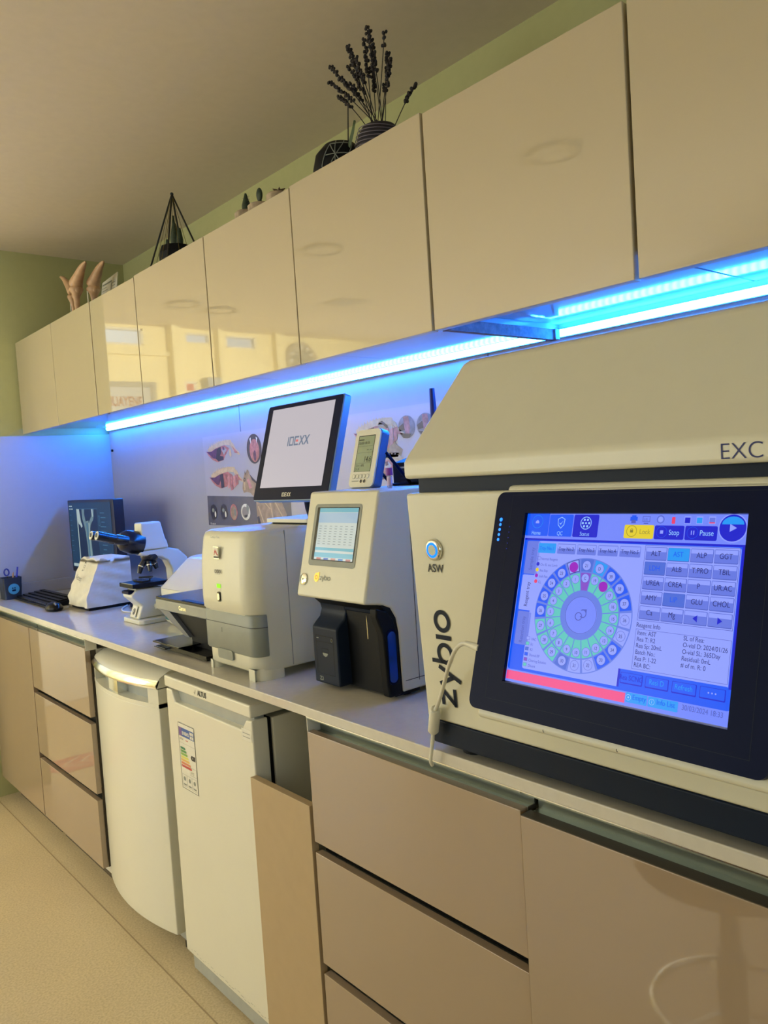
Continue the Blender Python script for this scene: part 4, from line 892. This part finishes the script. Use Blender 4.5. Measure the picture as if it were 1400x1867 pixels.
bg = MB(); bg.M = frame_y(.987, 3.7775, .957); bg.disc(0, 0, .024, mat('badge_blue', (70, 150, 176), .4)); bg.rect(-.008, -.010, .008, -.002, m_bezel, .0006); bg.rect(-.007, .001, -.002, .007, m_bezel, .0006); bg.rect(.002, .001, .007, .007, m_bezel, .0006); bg.build('badge', cp)
tag(MB().tube([(.975, 3.82, .935), (.990, 3.81, 1.04), (.992, 3.81, 1.052)], [.0045, .0045, .002], mat('blue_pen_plastic', (50, 60, 160), .3)).build('blue_pen'), 'blue pen leaning out of the desk pen cup', 'pen', 'pens in the desk cup') if False else None
tag(MB().tube([(1.000, 3.815, .93), (1.017, 3.805, 1.052)], [.0045, .0040], mat('blue_pen_plastic', (50, 60, 160), .3)).build('ballpoint_pen'), 'blue pen leaning to the right in the pen cup', 'pen')
tag(MB().tube([(.995, 3.83, .93), (1.000, 3.82, 1.020), (1.002, 3.819, 1.030)], [.004, .004, .0008], mat('pencil_wood', (196, 150, 96), .6)).build('pencil'), 'short wooden pencil with its point up in the pen cup', 'pencil')
s_ = MB(); s_.tube([(.975, 3.815, .93), (.973, 3.812, 1.02)], .003, m_chrome); s_.tube([(.973+.010*math.cos(a*PI/8)-.002, 3.812, 1.032+.015*math.sin(a*PI/8)) for a in range(17)], .0035, mat('scissor_blue', (44, 54, 130), .3)); tag(s_.build('scissors'), 'scissors with a dark looped handle standing in the pen cup', 'scissors')

# ------------------------------------------------------------ anatomy poster
po = thing('anatomy_poster', 'long horse anatomy poster on the backsplash behind the machines', 'poster', (1.52, 2.2, 1.38))
PXx = 1.5205
pp = MB(); pp.box((PXx, 1.30, 1.205), (1.5225, 2.912, 1.562), mat('white_poster_paper', (176, 175, 184), .18, var=.01)); sh = pp.build('sheet', po)
def P2(mb):  # draw with real (y,z)
    mb.M = Matrix(((0, 0, -1, PXx), (-1, 0, 0, 0), (0, 1, 0, 0), (0, 0, 0, 1))); return mb
def pl(mb, pts, m, h): mb.poly([(-y, z) for y, z in pts], m, h)
bnd = P2(MB()); m_slate = mat('slate_print', (92, 92, 106), .25, var=.08, scale=20)
pl(bnd, [(2.906, 1.325), (2.30, 1.310), (2.30, 1.206), (2.911, 1.206)], m_slate, .0004); bnd.build('grey_band', po)
flesh = mat('flesh_print', (176, 108, 110), .3, var=.35, scale=70); bone = mat('bone_print', (200, 176, 138), .3, var=.15, scale=80); plum = mat('plum_print', (86, 44, 88), .3, var=.4, scale=60); tanp = mat('horse_hide_print', (158, 134, 112), .3, var=.3, scale=40); nav = mat('dark_navy_print', (34, 34, 62), .3, var=.4, scale=50); pinkp = mat('pink_print', (196, 134, 132), .3, var=.2, scale=60)
def torso(dy, dz, inner, k=1.0):
    t = P2(MB()); q = lambda pts: [(2.76+(y-2.76)*k+dy, z+dz) for y, z in pts]
    pl(t, q([(2.872, 1.512), (2.83, 1.524), (2.774, 1.536), (2.72, 1.538), (2.682, 1.536), (2.676, 1.520), (2.69, 1.516), (2.74, 1.520), (2.80, 1.512), (2.87, 1.495)]), bone, .0006)
    for i in range(12): y = 2.86-.0155*i; pl(t, q([(y, 1.514+.02*math.sin(i/5)), (y-.006, 1.544-.0005*(i-6)**2), (y-.010, 1.518+.015*math.sin(i/5))]), bone, .0007)
    pl(t, q([(2.888, 1.504), (2.87, 1.497), (2.80, 1.513), (2.735, 1.519), (2.70, 1.505), (2.735, 1.478), (2.75, 1.462), (2.80, 1.456), (2.84, 1.468), (2.87, 1.486)]), flesh, .0005)
    pl(t, q([(2.885, 1.502), (2.84, 1.500), (2.80, 1.512), (2.79, 1.50), (2.81, 1.470), (2.83, 1.472)]), plum, .0009)
    if inner == 0:
        pl(t, q([(2.795, 1.510), (2.765, 1.515), (2.762, 1.495), (2.775, 1.48), (2.748, 1.476), (2.750, 1.463), (2.79, 1.458), (2.81, 1.47)]), nav, .0010)
        pl(t, q([(2.76, 1.505), (2.735, 1.512), (2.72, 1.500), (2.745, 1.482)]), mat('white_poster_paper', (176, 175, 184)), .0011); pl(t, q([(2.752, 1.512), (2.738, 1.514), (2.735, 1.502), (2.75, 1.50)]), plum, .0012)
        pl(t, q([(2.70, 1.50), (2.688, 1.50), (2.684, 1.478), (2.693, 1.470), (2.702, 1.48)]), bone, .0012)
    else:
        pl(t, q([(2.80, 1.510), (2.775, 1.514), (2.77, 1.460), (2.795, 1.457)]), nav, .0010)
        for i in range(5): pl(t, q([(2.765-.022*i, 1.505-.006*(i % 2)), (2.745-.022*i, 1.507), (2.742-.02*i, 1.470-.010*(2-abs(2-i))), (2.76-.02*i, 1.462-.008*(2-abs(2-i)))]), pinkp if i % 2 else flesh, .0011)
    pl(t, q([(2.682, 1.530), (2.665, 1.520), (2.650, 1.500), (2.628, 1.488), (2.622, 1.474), (2.645, 1.482), (2.668, 1.494), (2.690, 1.515)]), bone, .0008)
    pl(t, q([(2.678, 1.515), (2.66, 1.500), (2.630, 1.482), (2.66, 1.485)]), flesh, .0009)
    t.build('torso_figure', po)
torso(0, 0, 0); torso(-.012, -.104, 1); torso(-.95, .0, 1, .9) ; torso(-.97, -.104, 0, .9)
o = P2(MB()); o.disc(-2.518, 1.492, .052, nav, .0006, ry=.0545, n=36); o.disc(-2.516, 1.486, .034, flesh, .0008, ry=.042); pl(o, [(2.545, 1.53), (2.538, 1.51), (2.535, 1.535)], m_stick, .0010); pl(o, [(2.49, 1.53), (2.497, 1.51), (2.50, 1.535)], m_stick, .0010)
o.disc(-2.515, 1.466, .010, plum, .0011, ry=.020); o.build('round_photo', po)
for yy in (1.679, 1.600):
    o = P2(MB()); o.disc(-yy, 1.503, .036, mat('photo_grey_print', (120, 122, 130), .3, var=.3, scale=60), .0006, ry=.033, n=32); pl(o, [(yy+.012, 1.533), (yy-.010, 1.533), (yy-.016, 1.500), (yy-.008, 1.475), (yy+.006, 1.475), (yy+.010, 1.505)], flesh, .0008); pl(o, [(yy+.034, 1.505), (yy+.012, 1.515), (yy+.008, 1.495), (yy+.03, 1.492)], nav, .0008); pl(o, [(yy+.03, 1.488), (yy-.02, 1.482), (yy-.01, 1.471), (yy+.015, 1.472)], nav, .0009); o.build('round_photo', po)
def head(pts, dark):
    h = P2(MB()); pl(h, pts, tanp, .0006); pl(h, dark, nav, .0008); return h
h = head([(2.596, 1.414), (2.590, 1.404), (2.580, 1.418), (2.572, 1.416), (2.562, 1.400), (2.545, 1.388), (2.515, 1.370), (2.525, 1.33), (2.545, 1.316), (2.565, 1.330), (2.59, 1.335), (2.614, 1.331), (2.623, 1.348), (2.612, 1.384)], [(2.562, 1.400), (2.545, 1.388), (2.515, 1.370), (2.517, 1.362), (2.548, 1.378)])
pl(h, [(2.598, 1.416), (2.590, 1.404), (2.593, 1.396)], nav, .0009); h.ring(-2.600, 1.381, .004, .007, nav, .0010, n=14); pl(h, [(2.612, 1.37), (2.60, 1.372), (2.598, 1.345), (2.608, 1.340)], bone, .0010); pl(h, [(2.585, 1.38), (2.57, 1.385), (2.55, 1.35), (2.57, 1.345)], pinkp, .0009); h.build('horse_head', po)
h = head([(1.806, 1.513), (1.800, 1.526), (1.785, 1.530), (1.762, 1.515), (1.744, 1.480), (1.725, 1.455), (1.700, 1.440), (1.71, 1.42), (1.80, 1.42), (1.79, 1.47)], [(1.800, 1.526), (1.785, 1.530), (1.762, 1.515), (1.744, 1.478), (1.752, 1.480), (1.77, 1.510), (1.785, 1.521)])
h.build('horse_head', po)
for k, yy in enumerate((2.860, 2.777, 2.700, 2.611)):
    o = P2(MB()); base = [nav, nav, flesh, m_stick][k]
    o.disc(-yy, 1.259, .028 if k < 3 else .034, base, .0007, ry=.031, n=30)
    if k < 2: o.disc(-yy-.004, 1.266, .010, m_grey, .0010, ry=.008); o.disc(-yy+.012, 1.25, .006, m_stick, .0010, ry=.012); pl(o, [(yy+.010, 1.285), (yy-.006, 1.292), (yy+.002, 1.278)], nav, .0009)
    elif k == 2: o.disc(-yy, 1.256, .021, tanp, .0010, ry=.026); o.disc(-yy+.010, 1.258, .009, m_grey, .0012, ry=.014)
    else: o.disc(-yy-.004, 1.258, .022, mat('grey_anatomy_print', (140, 134, 134), .3), .0010, ry=.022); pl(o, [(yy+.012, 1.246), (yy-.016, 1.250), (yy-.010, 1.240), (yy+.008, 1.238)], m_ink, .0012); pl(o, [(yy-.012, 1.292), (yy-.028, 1.275), (yy-.020, 1.25), (yy-.006, 1.27)], m_grey, .0012)
    o.build('round_photo', po)
o = P2(MB()); pl(o, [(2.53, 1.31), (2.48, 1.315), (2.36, 1.30), (2.33, 1.25), (2.36, 1.206), (2.53, 1.206)], tanp, .0006)
for a, b, c_, d_ in ((2.50, 1.31, 2.44, 1.27), (2.44, 1.30, 2.42, 1.21), (2.41, 1.30, 2.36, 1.24), (2.52, 1.28, 2.49, 1.22)): pl(o, [(a, b), (a-.008, b), (c_-.008, d_), (c_, d_)], bone, .0009)
pl(o, [(2.53, 1.24), (2.515, 1.245), (2.505, 1.21), (2.525, 1.206)], nav, .0009); o.build('leg_figure', po)
o = P2(MB())
for k in range(5): o.text('N. equus', -2.895+.0, 1.2085, .012, m_stick, .0008) if k == 0 else None
o.build('caption', po)

# ------------------------------------------------------------ objects on top of the wall cabinets
TZ = 2.068
te = thing('glass_terrarium', 'black wire pyramid terrarium with a small cactus on the wall cabinets', 'terrarium', (1.25, 2.478, TZ))
ap = (1.25, 2.478, 2.351); s = .078; cs = [(1.25-s, 2.478-s, TZ+.003), (1.25+s, 2.478-s, TZ+.003), (1.25+s, 2.478+s, TZ+.003), (1.25-s, 2.478+s, TZ+.003)]
wm = MB(); m_wire = mat('black_wire', (16, 16, 16), .5)
for k in range(4): wm.tube([ap, cs[k]], .0030, m_wire, n=8); wm.tube([cs[k], cs[(k+1) % 4]], .0030, m_wire, n=8)
wm.ball(ap, .006, m_wire, 10, 6); wm.build('wire_frame', te)
gp = MB(); mgl = mat('thin_gold_wire', (120, 108, 50), .4, metal=.6)
for f in (.35, .65):
    for k in (0, 2, 3): a, b = Vector(cs[k]), Vector(cs[(k+1) % 4]); gp.tube([ap, tuple(a.lerp(b, f))], .0008, mgl, n=6)
gp.build('thin_wire', te)
MB().loft([[(1.25+r*math.cos(2*PI*i/10), 2.478+r*math.sin(2*PI*i/10), z) for i in range(10)] for r, z in ((.04, TZ), (.055, TZ+.03), (.058, TZ+.085), (.050, TZ+.108))], m_blackm, smooth=False).build('pot', te)
mcg = mat('dark_cactus_green', (40, 56, 38), .6, var=.4, scale=120)
cc = MB()
for x, y, h_, r in ((0, 0, .095, .017), (-.012, .030, .05, .010), (.01, .02, .13, .008), (-.02, .045, .035, .009), (.005, -.02, .075, .012)): cc.tube([(1.25+x, 2.478+y, TZ+.09), (1.25+x, 2.478+y*1.1, TZ+.09+h_*.5), (1.25+x, 2.478+y*1.2, TZ+.09+h_)], [r*.8, r, r*.4], mcg, n=10)
cc.build('cactus', te)
m_rock = mat('pale_stone_pot', (176, 158, 134), .8, var=.35, scale=40, bump=.5)
def cactus(y, kind, label, zt):
    t = thing('potted_cactus', label, 'cactus', (1.22, y, TZ), group='small potted plants on the cabinets')
    MB().loft([[(1.22+.034*f*math.cos(2*PI*i/16), y+.033*f*math.sin(2*PI*i/16), z) for i in range(16)] for f, z in ((.8, TZ), (1.0, TZ+.03), (1.05, 2.136), (.9, 2.141))], m_rock).build('pot', t)
    if kind == 0:
        MB().tube([(1.22, y, 2.135), (1.22, y, 2.16), (1.22, y, zt)], [.013, .013, .003], mcg, n=9).build('spiny_column', t)
    elif kind == 1:
        m = MB(); m.tube([(1.22, y, 2.13), (1.22, y, 2.152)], [.006, .006], mcg); m.ball((1.22, y, 2.168), (.007, .0125, .019), mcg); m.build('flat_pad', t)
    else:
        m = MB()
        for k in range(6): a = k*PI/3; m.tube([(1.22, y, 2.14), (1.22+.008*math.cos(a), y+.010*math.sin(a), 2.150), (1.22+.018*math.cos(a), y+.022*math.sin(a), 2.152)], [.005, .004, .001], mat('brown_succulent', (98, 78, 54), .6), n=6)
        m.build('rosette', t)
    if kind == 0:
        m = MB()
        for k in range(10): m.tube([(1.22, y, 2.145+.004*k), (1.22, y+(.020 if k % 2 else -.020), 2.148+.004*k)], .0005, m_wood, n=5)
        m.build('spines', t)
cactus(1.967, 0, 'pointed column cactus in a pale stone pot on the wall cabinets', 2.193)
cactus(1.895, 1, 'cactus with one flat round pad in a pale stone pot', 2.186)
cactus(1.800, 2, 'low brownish succulent in a pale pot, nearest of the small cacti', 2.16)
# lavender
lv = thing('dried_lavender', 'bunch of dried dark lavender in a striped round pot on the cabinets', 'plant', (1.25, 1.41, TZ))
pt_ = MB(); m_pd = mat('dark_striped_pot', (34, 32, 44), .5); m_ps = mat('pot_stripe', (110, 104, 120), .5)
pr_ = [(.038, TZ), (.052, TZ+.03), (.057, TZ+.06), (.052, TZ+.09), (.040, TZ+.112)]
pt_.lathe(pr_, m_pd, (1.25, 1.412, 0), n=28); pot = pt_.build('pot', lv)
ps = MB()
for k in range(9):
    z = TZ+.035+.009*k; r = .0575-max(0, (z-TZ-.06))**2*5.2
    ps.tube([(1.25+(r+.0012)*math.cos(a*PI/14), 1.412+(r+.0012)*math.sin(a*PI/14), z+.006*math.sin(a*PI/14)) for a in range(29)], .0011, m_ps, n=5)
ps.build('stripes', pot)
m_lav = mat('dried_lavender_dark', (36, 32, 36), .8, var=.4, scale=200); random.seed(11)
tips = [(1.605*.9615+.04, 2.355), (1.560, 2.30), (1.575, 2.336), (1.52, 2.395), (1.50, 2.388), (1.478, 2.402), (1.455, 2.412), (1.430, 2.398), (1.392, 2.378), (1.455, 2.30), (1.378, 2.310), (1.355, 2.262), (1.54, 2.33), (1.51, 2.35), (1.445, 2.37), (1.49, 2.35), (1.548, 2.358), (1.465, 2.345)]
for i, (ty, tz) in enumerate(tips):
    st = MB(); bx_, by_ = 1.25+random.uniform(-.02, .02), 1.412+random.uniform(-.02, .02)
    tx_ = 1.25+random.uniform(-.05, .05); p0 = Vector((bx_, by_, TZ+.09)); p2 = Vector((tx_, ty-.030, tz-.006)); p1 = (p0+p2)/2+Vector((0, -.006, .012))
    pts = [tuple((1-t)**2*p0+2*t*(1-t)*p1+t*t*p2) for t in [k/10 for k in range(11)]]
    st.tube(pts, .0011, m_lav, n=5)
    nb = random.randint(6, 10) if i not in (8, 9) else 3
    for k in range(nb):
        t = 1-.045*k*(1 if nb > 4 else 1.5); c_ = (1-t)**2*p0+2*t*(1-t)*p1+t*t*p2
        for j in range(3):
            a = random.uniform(0, 2*PI); st.ball((c_.x+.004*math.cos(a), c_.y+.004*math.sin(a), c_.z+random.uniform(-.002, .002)), (.0034, .0040, .0042), m_lav, 6, 4)
    st.build('flower_stem', lv)
p2_ = thing('potted_plant', 'round black pot with geometric line pattern and one green leaf', 'plant', (1.25, 1.565, TZ))
pb = MB().lathe([(.04, TZ), (.062, TZ+.03), (.070, TZ+.065), (.062, TZ+.098), (.040, TZ+.122), (.03, TZ+.124)], m_blackm, (1.25, 1.562, 0), n=28).build('pot', p2_)
gl_ = MB(); ctr = Vector((1.25, 1.562, TZ+.07))
def onpot(a, z):
    zz = max(-1, min(1, (z-.065)/.06)); r = .0708*math.sqrt(max(.25, 1-.75*zz*zz)); return (1.25+r*math.cos(a), 1.562+r*math.sin(a), TZ+z)
for (a, z), (b, z2) in (((3.6, .11), (4.1, .05)), ((4.1, .05), (4.6, .11)), ((3.3, .05), (3.6, .11)), ((3.85, .12), (3.85, .05)), ((3.5, .08), (4.4, .08)), ((3.6, .11), (4.6, .11)), ((4.3, .12), (3.7, .06))):
    gl_.tube([onpot(a+(b-a)*k/8, z+(z2-z)*k/8) for k in range(9)], .0012, m_grey, n=5)
gl_.build('line_pattern', pb)
MB().tube([(1.25, 1.530, TZ+.10), (1.25, 1.524, 2.23), (1.25, 1.518, 2.290)], [.0018, .0016, .0012], m_lav, n=6).build('stem', p2_)
lf = MB(); ringsl = []
for k in range(9):
    t = k/8; wdt = .014*math.sin(PI*min(1, t*.95+.05))+.001; c_ = Vector((1.235, 1.512-.034*t, 2.150+.068*t))
    ringsl.append([(c_.x-.002, c_.y-wdt*.8, c_.z+wdt*.5), (c_.x-.005, c_.y, c_.z), (c_.x-.002, c_.y+wdt*.8, c_.z-wdt*.5), (c_.x+.002, c_.y, c_.z)])
lf.loft(ringsl, mat('leaf_green_dark', (72, 92, 58), .5)); lf.build('leaf', p2_)
MB().tube([(1.25, 1.535, TZ+.10), (1.25, 1.556, 2.20), (1.25, 1.575, 2.188)], .0015, m_lav, n=6).build('tendril', p2_)
# bone models
m_bone = mat('anatomical_bone', (196, 158, 122), .45, var=.15, scale=40)
def bone_model(y, label, zt, lean, w=1.0, double=False):
    t = thing('joint_bone_model', label, 'bone model', (1.25, y, TZ), group='bone joint models on the cabinets')
    MB().prism(rr_xy(1.21, y-.05, 1.30, y+.05, .01, .01), TZ, TZ+.012, m_blackm, 'z').build('stand_plate', t)
    zj = TZ+.165; sg_ = 1 if lean > 0 else -1
    for kx, ky_ in (((-.03, .018), (.03, -.018)) if double else ((0, 0),)):
        yy = y+ky_
        b = MB(); b.tube(smooth_path([(1.25+kx, yy-.004, TZ+.012), (1.25+kx, yy-.003, TZ+.06), (1.25+kx, yy, TZ+.11), (1.25+kx, yy+.004*sg_, zj-.025), (1.25+kx, yy+.002, zj-.008)]), [q*w for q in (.015, .014, .013, .012, .011, .011, .012, .012, .013, .015, .018, .022, .026, .029, .029, .026, .016)], m_bone, n=14)
        b.ball((1.25+kx, yy-.022*sg_*w, zj-.014), (.014*w, .012*w, .022*w), m_bone); b.ball((1.25+kx, yy+.022*sg_*w, zj-.020), (.014*w, .010*w, .016*w), m_bone); b.build('lower_bone', t)
        u = MB(); L = zt-zj
        u.tube(smooth_path([(1.25+kx, yy-.004*sg_, zj-.004), (1.25+kx, yy+.10*lean, zj+.18*L), (1.25+kx, yy+.38*lean, zj+L*.50), (1.25+kx, yy+.66*lean, zj+L*.80), (1.25+kx, yy+lean, zj+L)]), [q*w for q in (.016, .024, .028, .028, .027, .025, .023, .021, .020, .0185, .017, .0155, .014, .012, .0095, .007, .002)], m_bone, n=14)
        u.ball((1.25+kx, yy-.018*sg_*w, zj+.010), (.016*w, .013*w, .018*w), m_bone); u.build('upper_bone', t)
    MB().tube([(1.25, y+.030*sg_, TZ+.01), (1.25, y+.030*sg_, zj-.03)], .0025, m_creamhi, n=8).build('support_rod', t)
bone_model(3.475, 'single bone joint model leaning left, left of the doubled one', 2.332, .135, .72)
bone_model(3.330, 'thick doubled bone joint model beside the printed card on the cabinets', 2.300, -.135, 1.0, True)
cd = MB(); cd.M = frame_x(1.33, 3.425, TZ, .15); cd.prism([(0, 0), (.185, 0), (.178, .218), (.012, .206)], -.004, 0, m_stick, 'z'); cdo = cd.build('printed_card')
cdo.parent = None; tag(cdo, 'white printed information card leaning behind the bone models', 'card')
ct_ = MB(); ct_.M = frame_x(1.33, 3.425, TZ, .15)
ct_.rect(.020, .188, .125, .195, m_grey, .0006)
for i in range(9): ct_.rect(.02, .175-.012*i, .075+.01*(i % 2), .1775-.012*i, m_grey, .0006)
ct_.rect(.118, .08, .124, .185, m_ink, .0006)
for i in range(4): ct_.rect(.132, .18-.014*i, .165, .183-.014*i, m_grey, .0006)
ct_.build('printed_text', cdo)

# ------------------------------------------------------------ rest of the room, seen in reflections
def ring_lamp(x, y, label):
    t = thing('ceiling_lamp', label, 'lamp', (x, y, CZ), group='round ceiling lamps reflected in the glossy doors')
    MB().lathe([(.100, CZ-.001), (.100, CZ-.010), (.088, CZ-.012), (.088, CZ-.001)], mat('lamp_trim', (84, 78, 66), .5), (x, y, 0), n=36).build('trim_ring', t)
    MB().lathe([(.087, CZ-.002), (.087, CZ-.006)], m_ceil, (x, y, 0), n=36).build('diffuser', t)
for x, y, s in ((-.10, 4.575, 'farthest of the round unlit ceiling lamps'), (-.40, 4.64, 'round ceiling lamp next to the farthest one'), (-.18, 3.19, 'round ceiling lamp in the middle, reflected left of the dark seam'), (-.20, 1.79, 'nearest round ceiling lamp, reflected above the big analyser')): ring_lamp(x, y, s)
vt = MB(); vt.box((-1.13, 4.02, CZ-.006), (-.93, 4.22, CZ-.001), mat('vent_grille', (130, 120, 100), .5)); tag(vt.build('ceiling_vent'), 'square ceiling vent grille reflected in the wall cabinets', 'vent')
ck_ = thing('wall_clock', 'large round mirrored wall clock reflected in the glossy cabinet door', 'clock', (-1.30, FY-.03, 2.33))
mc = MB(); mc.M = frame_y(-1.47, 5.30, 2.31) if False else frame_y(-1.47, FY-.03, 2.30); mc.ring(0, 0, .125, .150, m_chrome, .015, n=48); mc.prism([(.150*math.cos(2*PI*i/40), .150*math.sin(2*PI*i/40)) for i in range(40)], 0, .012, m_steel, 'z'); mc.build('rim', ck_)
mc = MB(); mc.M = frame_y(-1.47, FY-.03, 2.30)
for i in range(12): a = 2*PI*i/12; mc.poly([(.085*math.cos(a-.08), .085*math.sin(a-.08)), (.122*math.cos(a-.1), .122*math.sin(a-.1)), (.122*math.cos(a+.1), .122*math.sin(a+.1)), (.085*math.cos(a+.08), .085*math.sin(a+.08))], m_stick, .016)
mc.ring(0, 0, .078, .083, m_ink, .016); mc.build('dial', ck_)
mc = MB(); mc.M = frame_y(-1.47, FY-.03, 2.30); mc.poly([(-.003, 0), (.003, 0), (.03, .07), (.026, .072)], m_ink, .018); mc.poly([(0, -.003), (0, .003), (-.05, .004), (-.05, 0)], m_ink, .018); mc.build('hands', ck_)
fs = MB(); m_fr = mat('red_floor_vinyl', (196, 96, 92), .4); fs.poly([(.78, 4.30), (.66, 4.16), (.74, 4.02), (-.4, 4.06), (-.9, 4.1), (-.9, 4.28), (-.4, 4.24), (.2, 4.18), (.5, 4.17)], m_fr, .0012) if False else fs.poly([(.67, 4.08), (.60, 3.96), (.30, 3.95), (-.9, 4.05), (-.9, 4.24), (.3, 4.16), (.60, 4.19)], m_fr, .0012)
for x in (.56, .47): fs.poly([(x, 4.07), (x-.10, 3.99), (x-.085, 3.99), (x+.02, 4.07), (x-.085, 4.15), (x-.10, 4.15)][::1], m_stick, .0016)
fs.text('VETERINER', .30, 4.03, .07, m_stick, .0016, align='RIGHT') if False else None
tag(fs.build('floor_arrow_sticker'), 'red arrow sticker with white chevrons on the floor of the passage', 'sticker')
sg = MB(); sg.M = frame_y(0, FY-.004, 0); sg.rect(-.54, 1.98, -.43, 2.12, m_stick, .002); sg.rect(-.515, 2.05, -.455, 2.10, m_red, .003); sg.rect(-.525, 2.01, -.445, 2.025, m_red, .003); tag(sg.build('wall_sign'), 'small white and red notice on the far wall, reflected beside the dispenser', 'sign')
dp = MB().box((-.70, FY-.10, 1.95), (-.58, FY-.001, 2.14), mat('dispenser_grey', (150, 165, 175), .3)).build('wall_dispenser', bevel=.01); tag(dp, 'grey plastic dispenser on the far wall, reflected in the cabinets', 'dispenser')
so = thing('swivel_stool', 'swivel stool with chrome foot ring, reflected in the lower cabinet door', 'stool', (.33, .74, 0))
MB().lathe([(.15, .560), (.175, .575), (.178, .61), (.165, .625), (.02, .630)], mat('brown_vinyl_seat', (96, 74, 56), .45), (.33, .74, 0), n=36).build('seat', so)
MB().lathe([(.028, .10), (.028, .40), (.019, .40), (.019, .56)], m_grey, (.33, .74, 0), n=20).build('column', so)
rg_ = MB(); rg_.tube([(.33+.15*math.cos(a*PI/18), .74+.15*math.sin(a*PI/18), .29) for a in range(37)], .008, m_chrome, n=10); rg_.build('foot_ring', so)
sp = MB()
for a in (.3, 2.4, 4.5): sp.tube([(.33+.028*math.cos(a), .74+.028*math.sin(a), .29), (.33+.15*math.cos(a), .74+.15*math.sin(a), .29)], .005, m_chrome, n=8)
sp.build('ring_spoke', so)
for k in range(5):
    a = 2*PI*k/5+.4; MB().tube([(.33, .74, .095), (.33+.13*math.cos(a), .74+.13*math.sin(a), .07), (.33+.23*math.cos(a), .74+.23*math.sin(a), .058)], [.022, .018, .013], m_blackm, n=10).ball((.33+.235*math.cos(a), .74+.235*math.sin(a), .028), .027, m_blackm, 12, 8).build('leg', so)
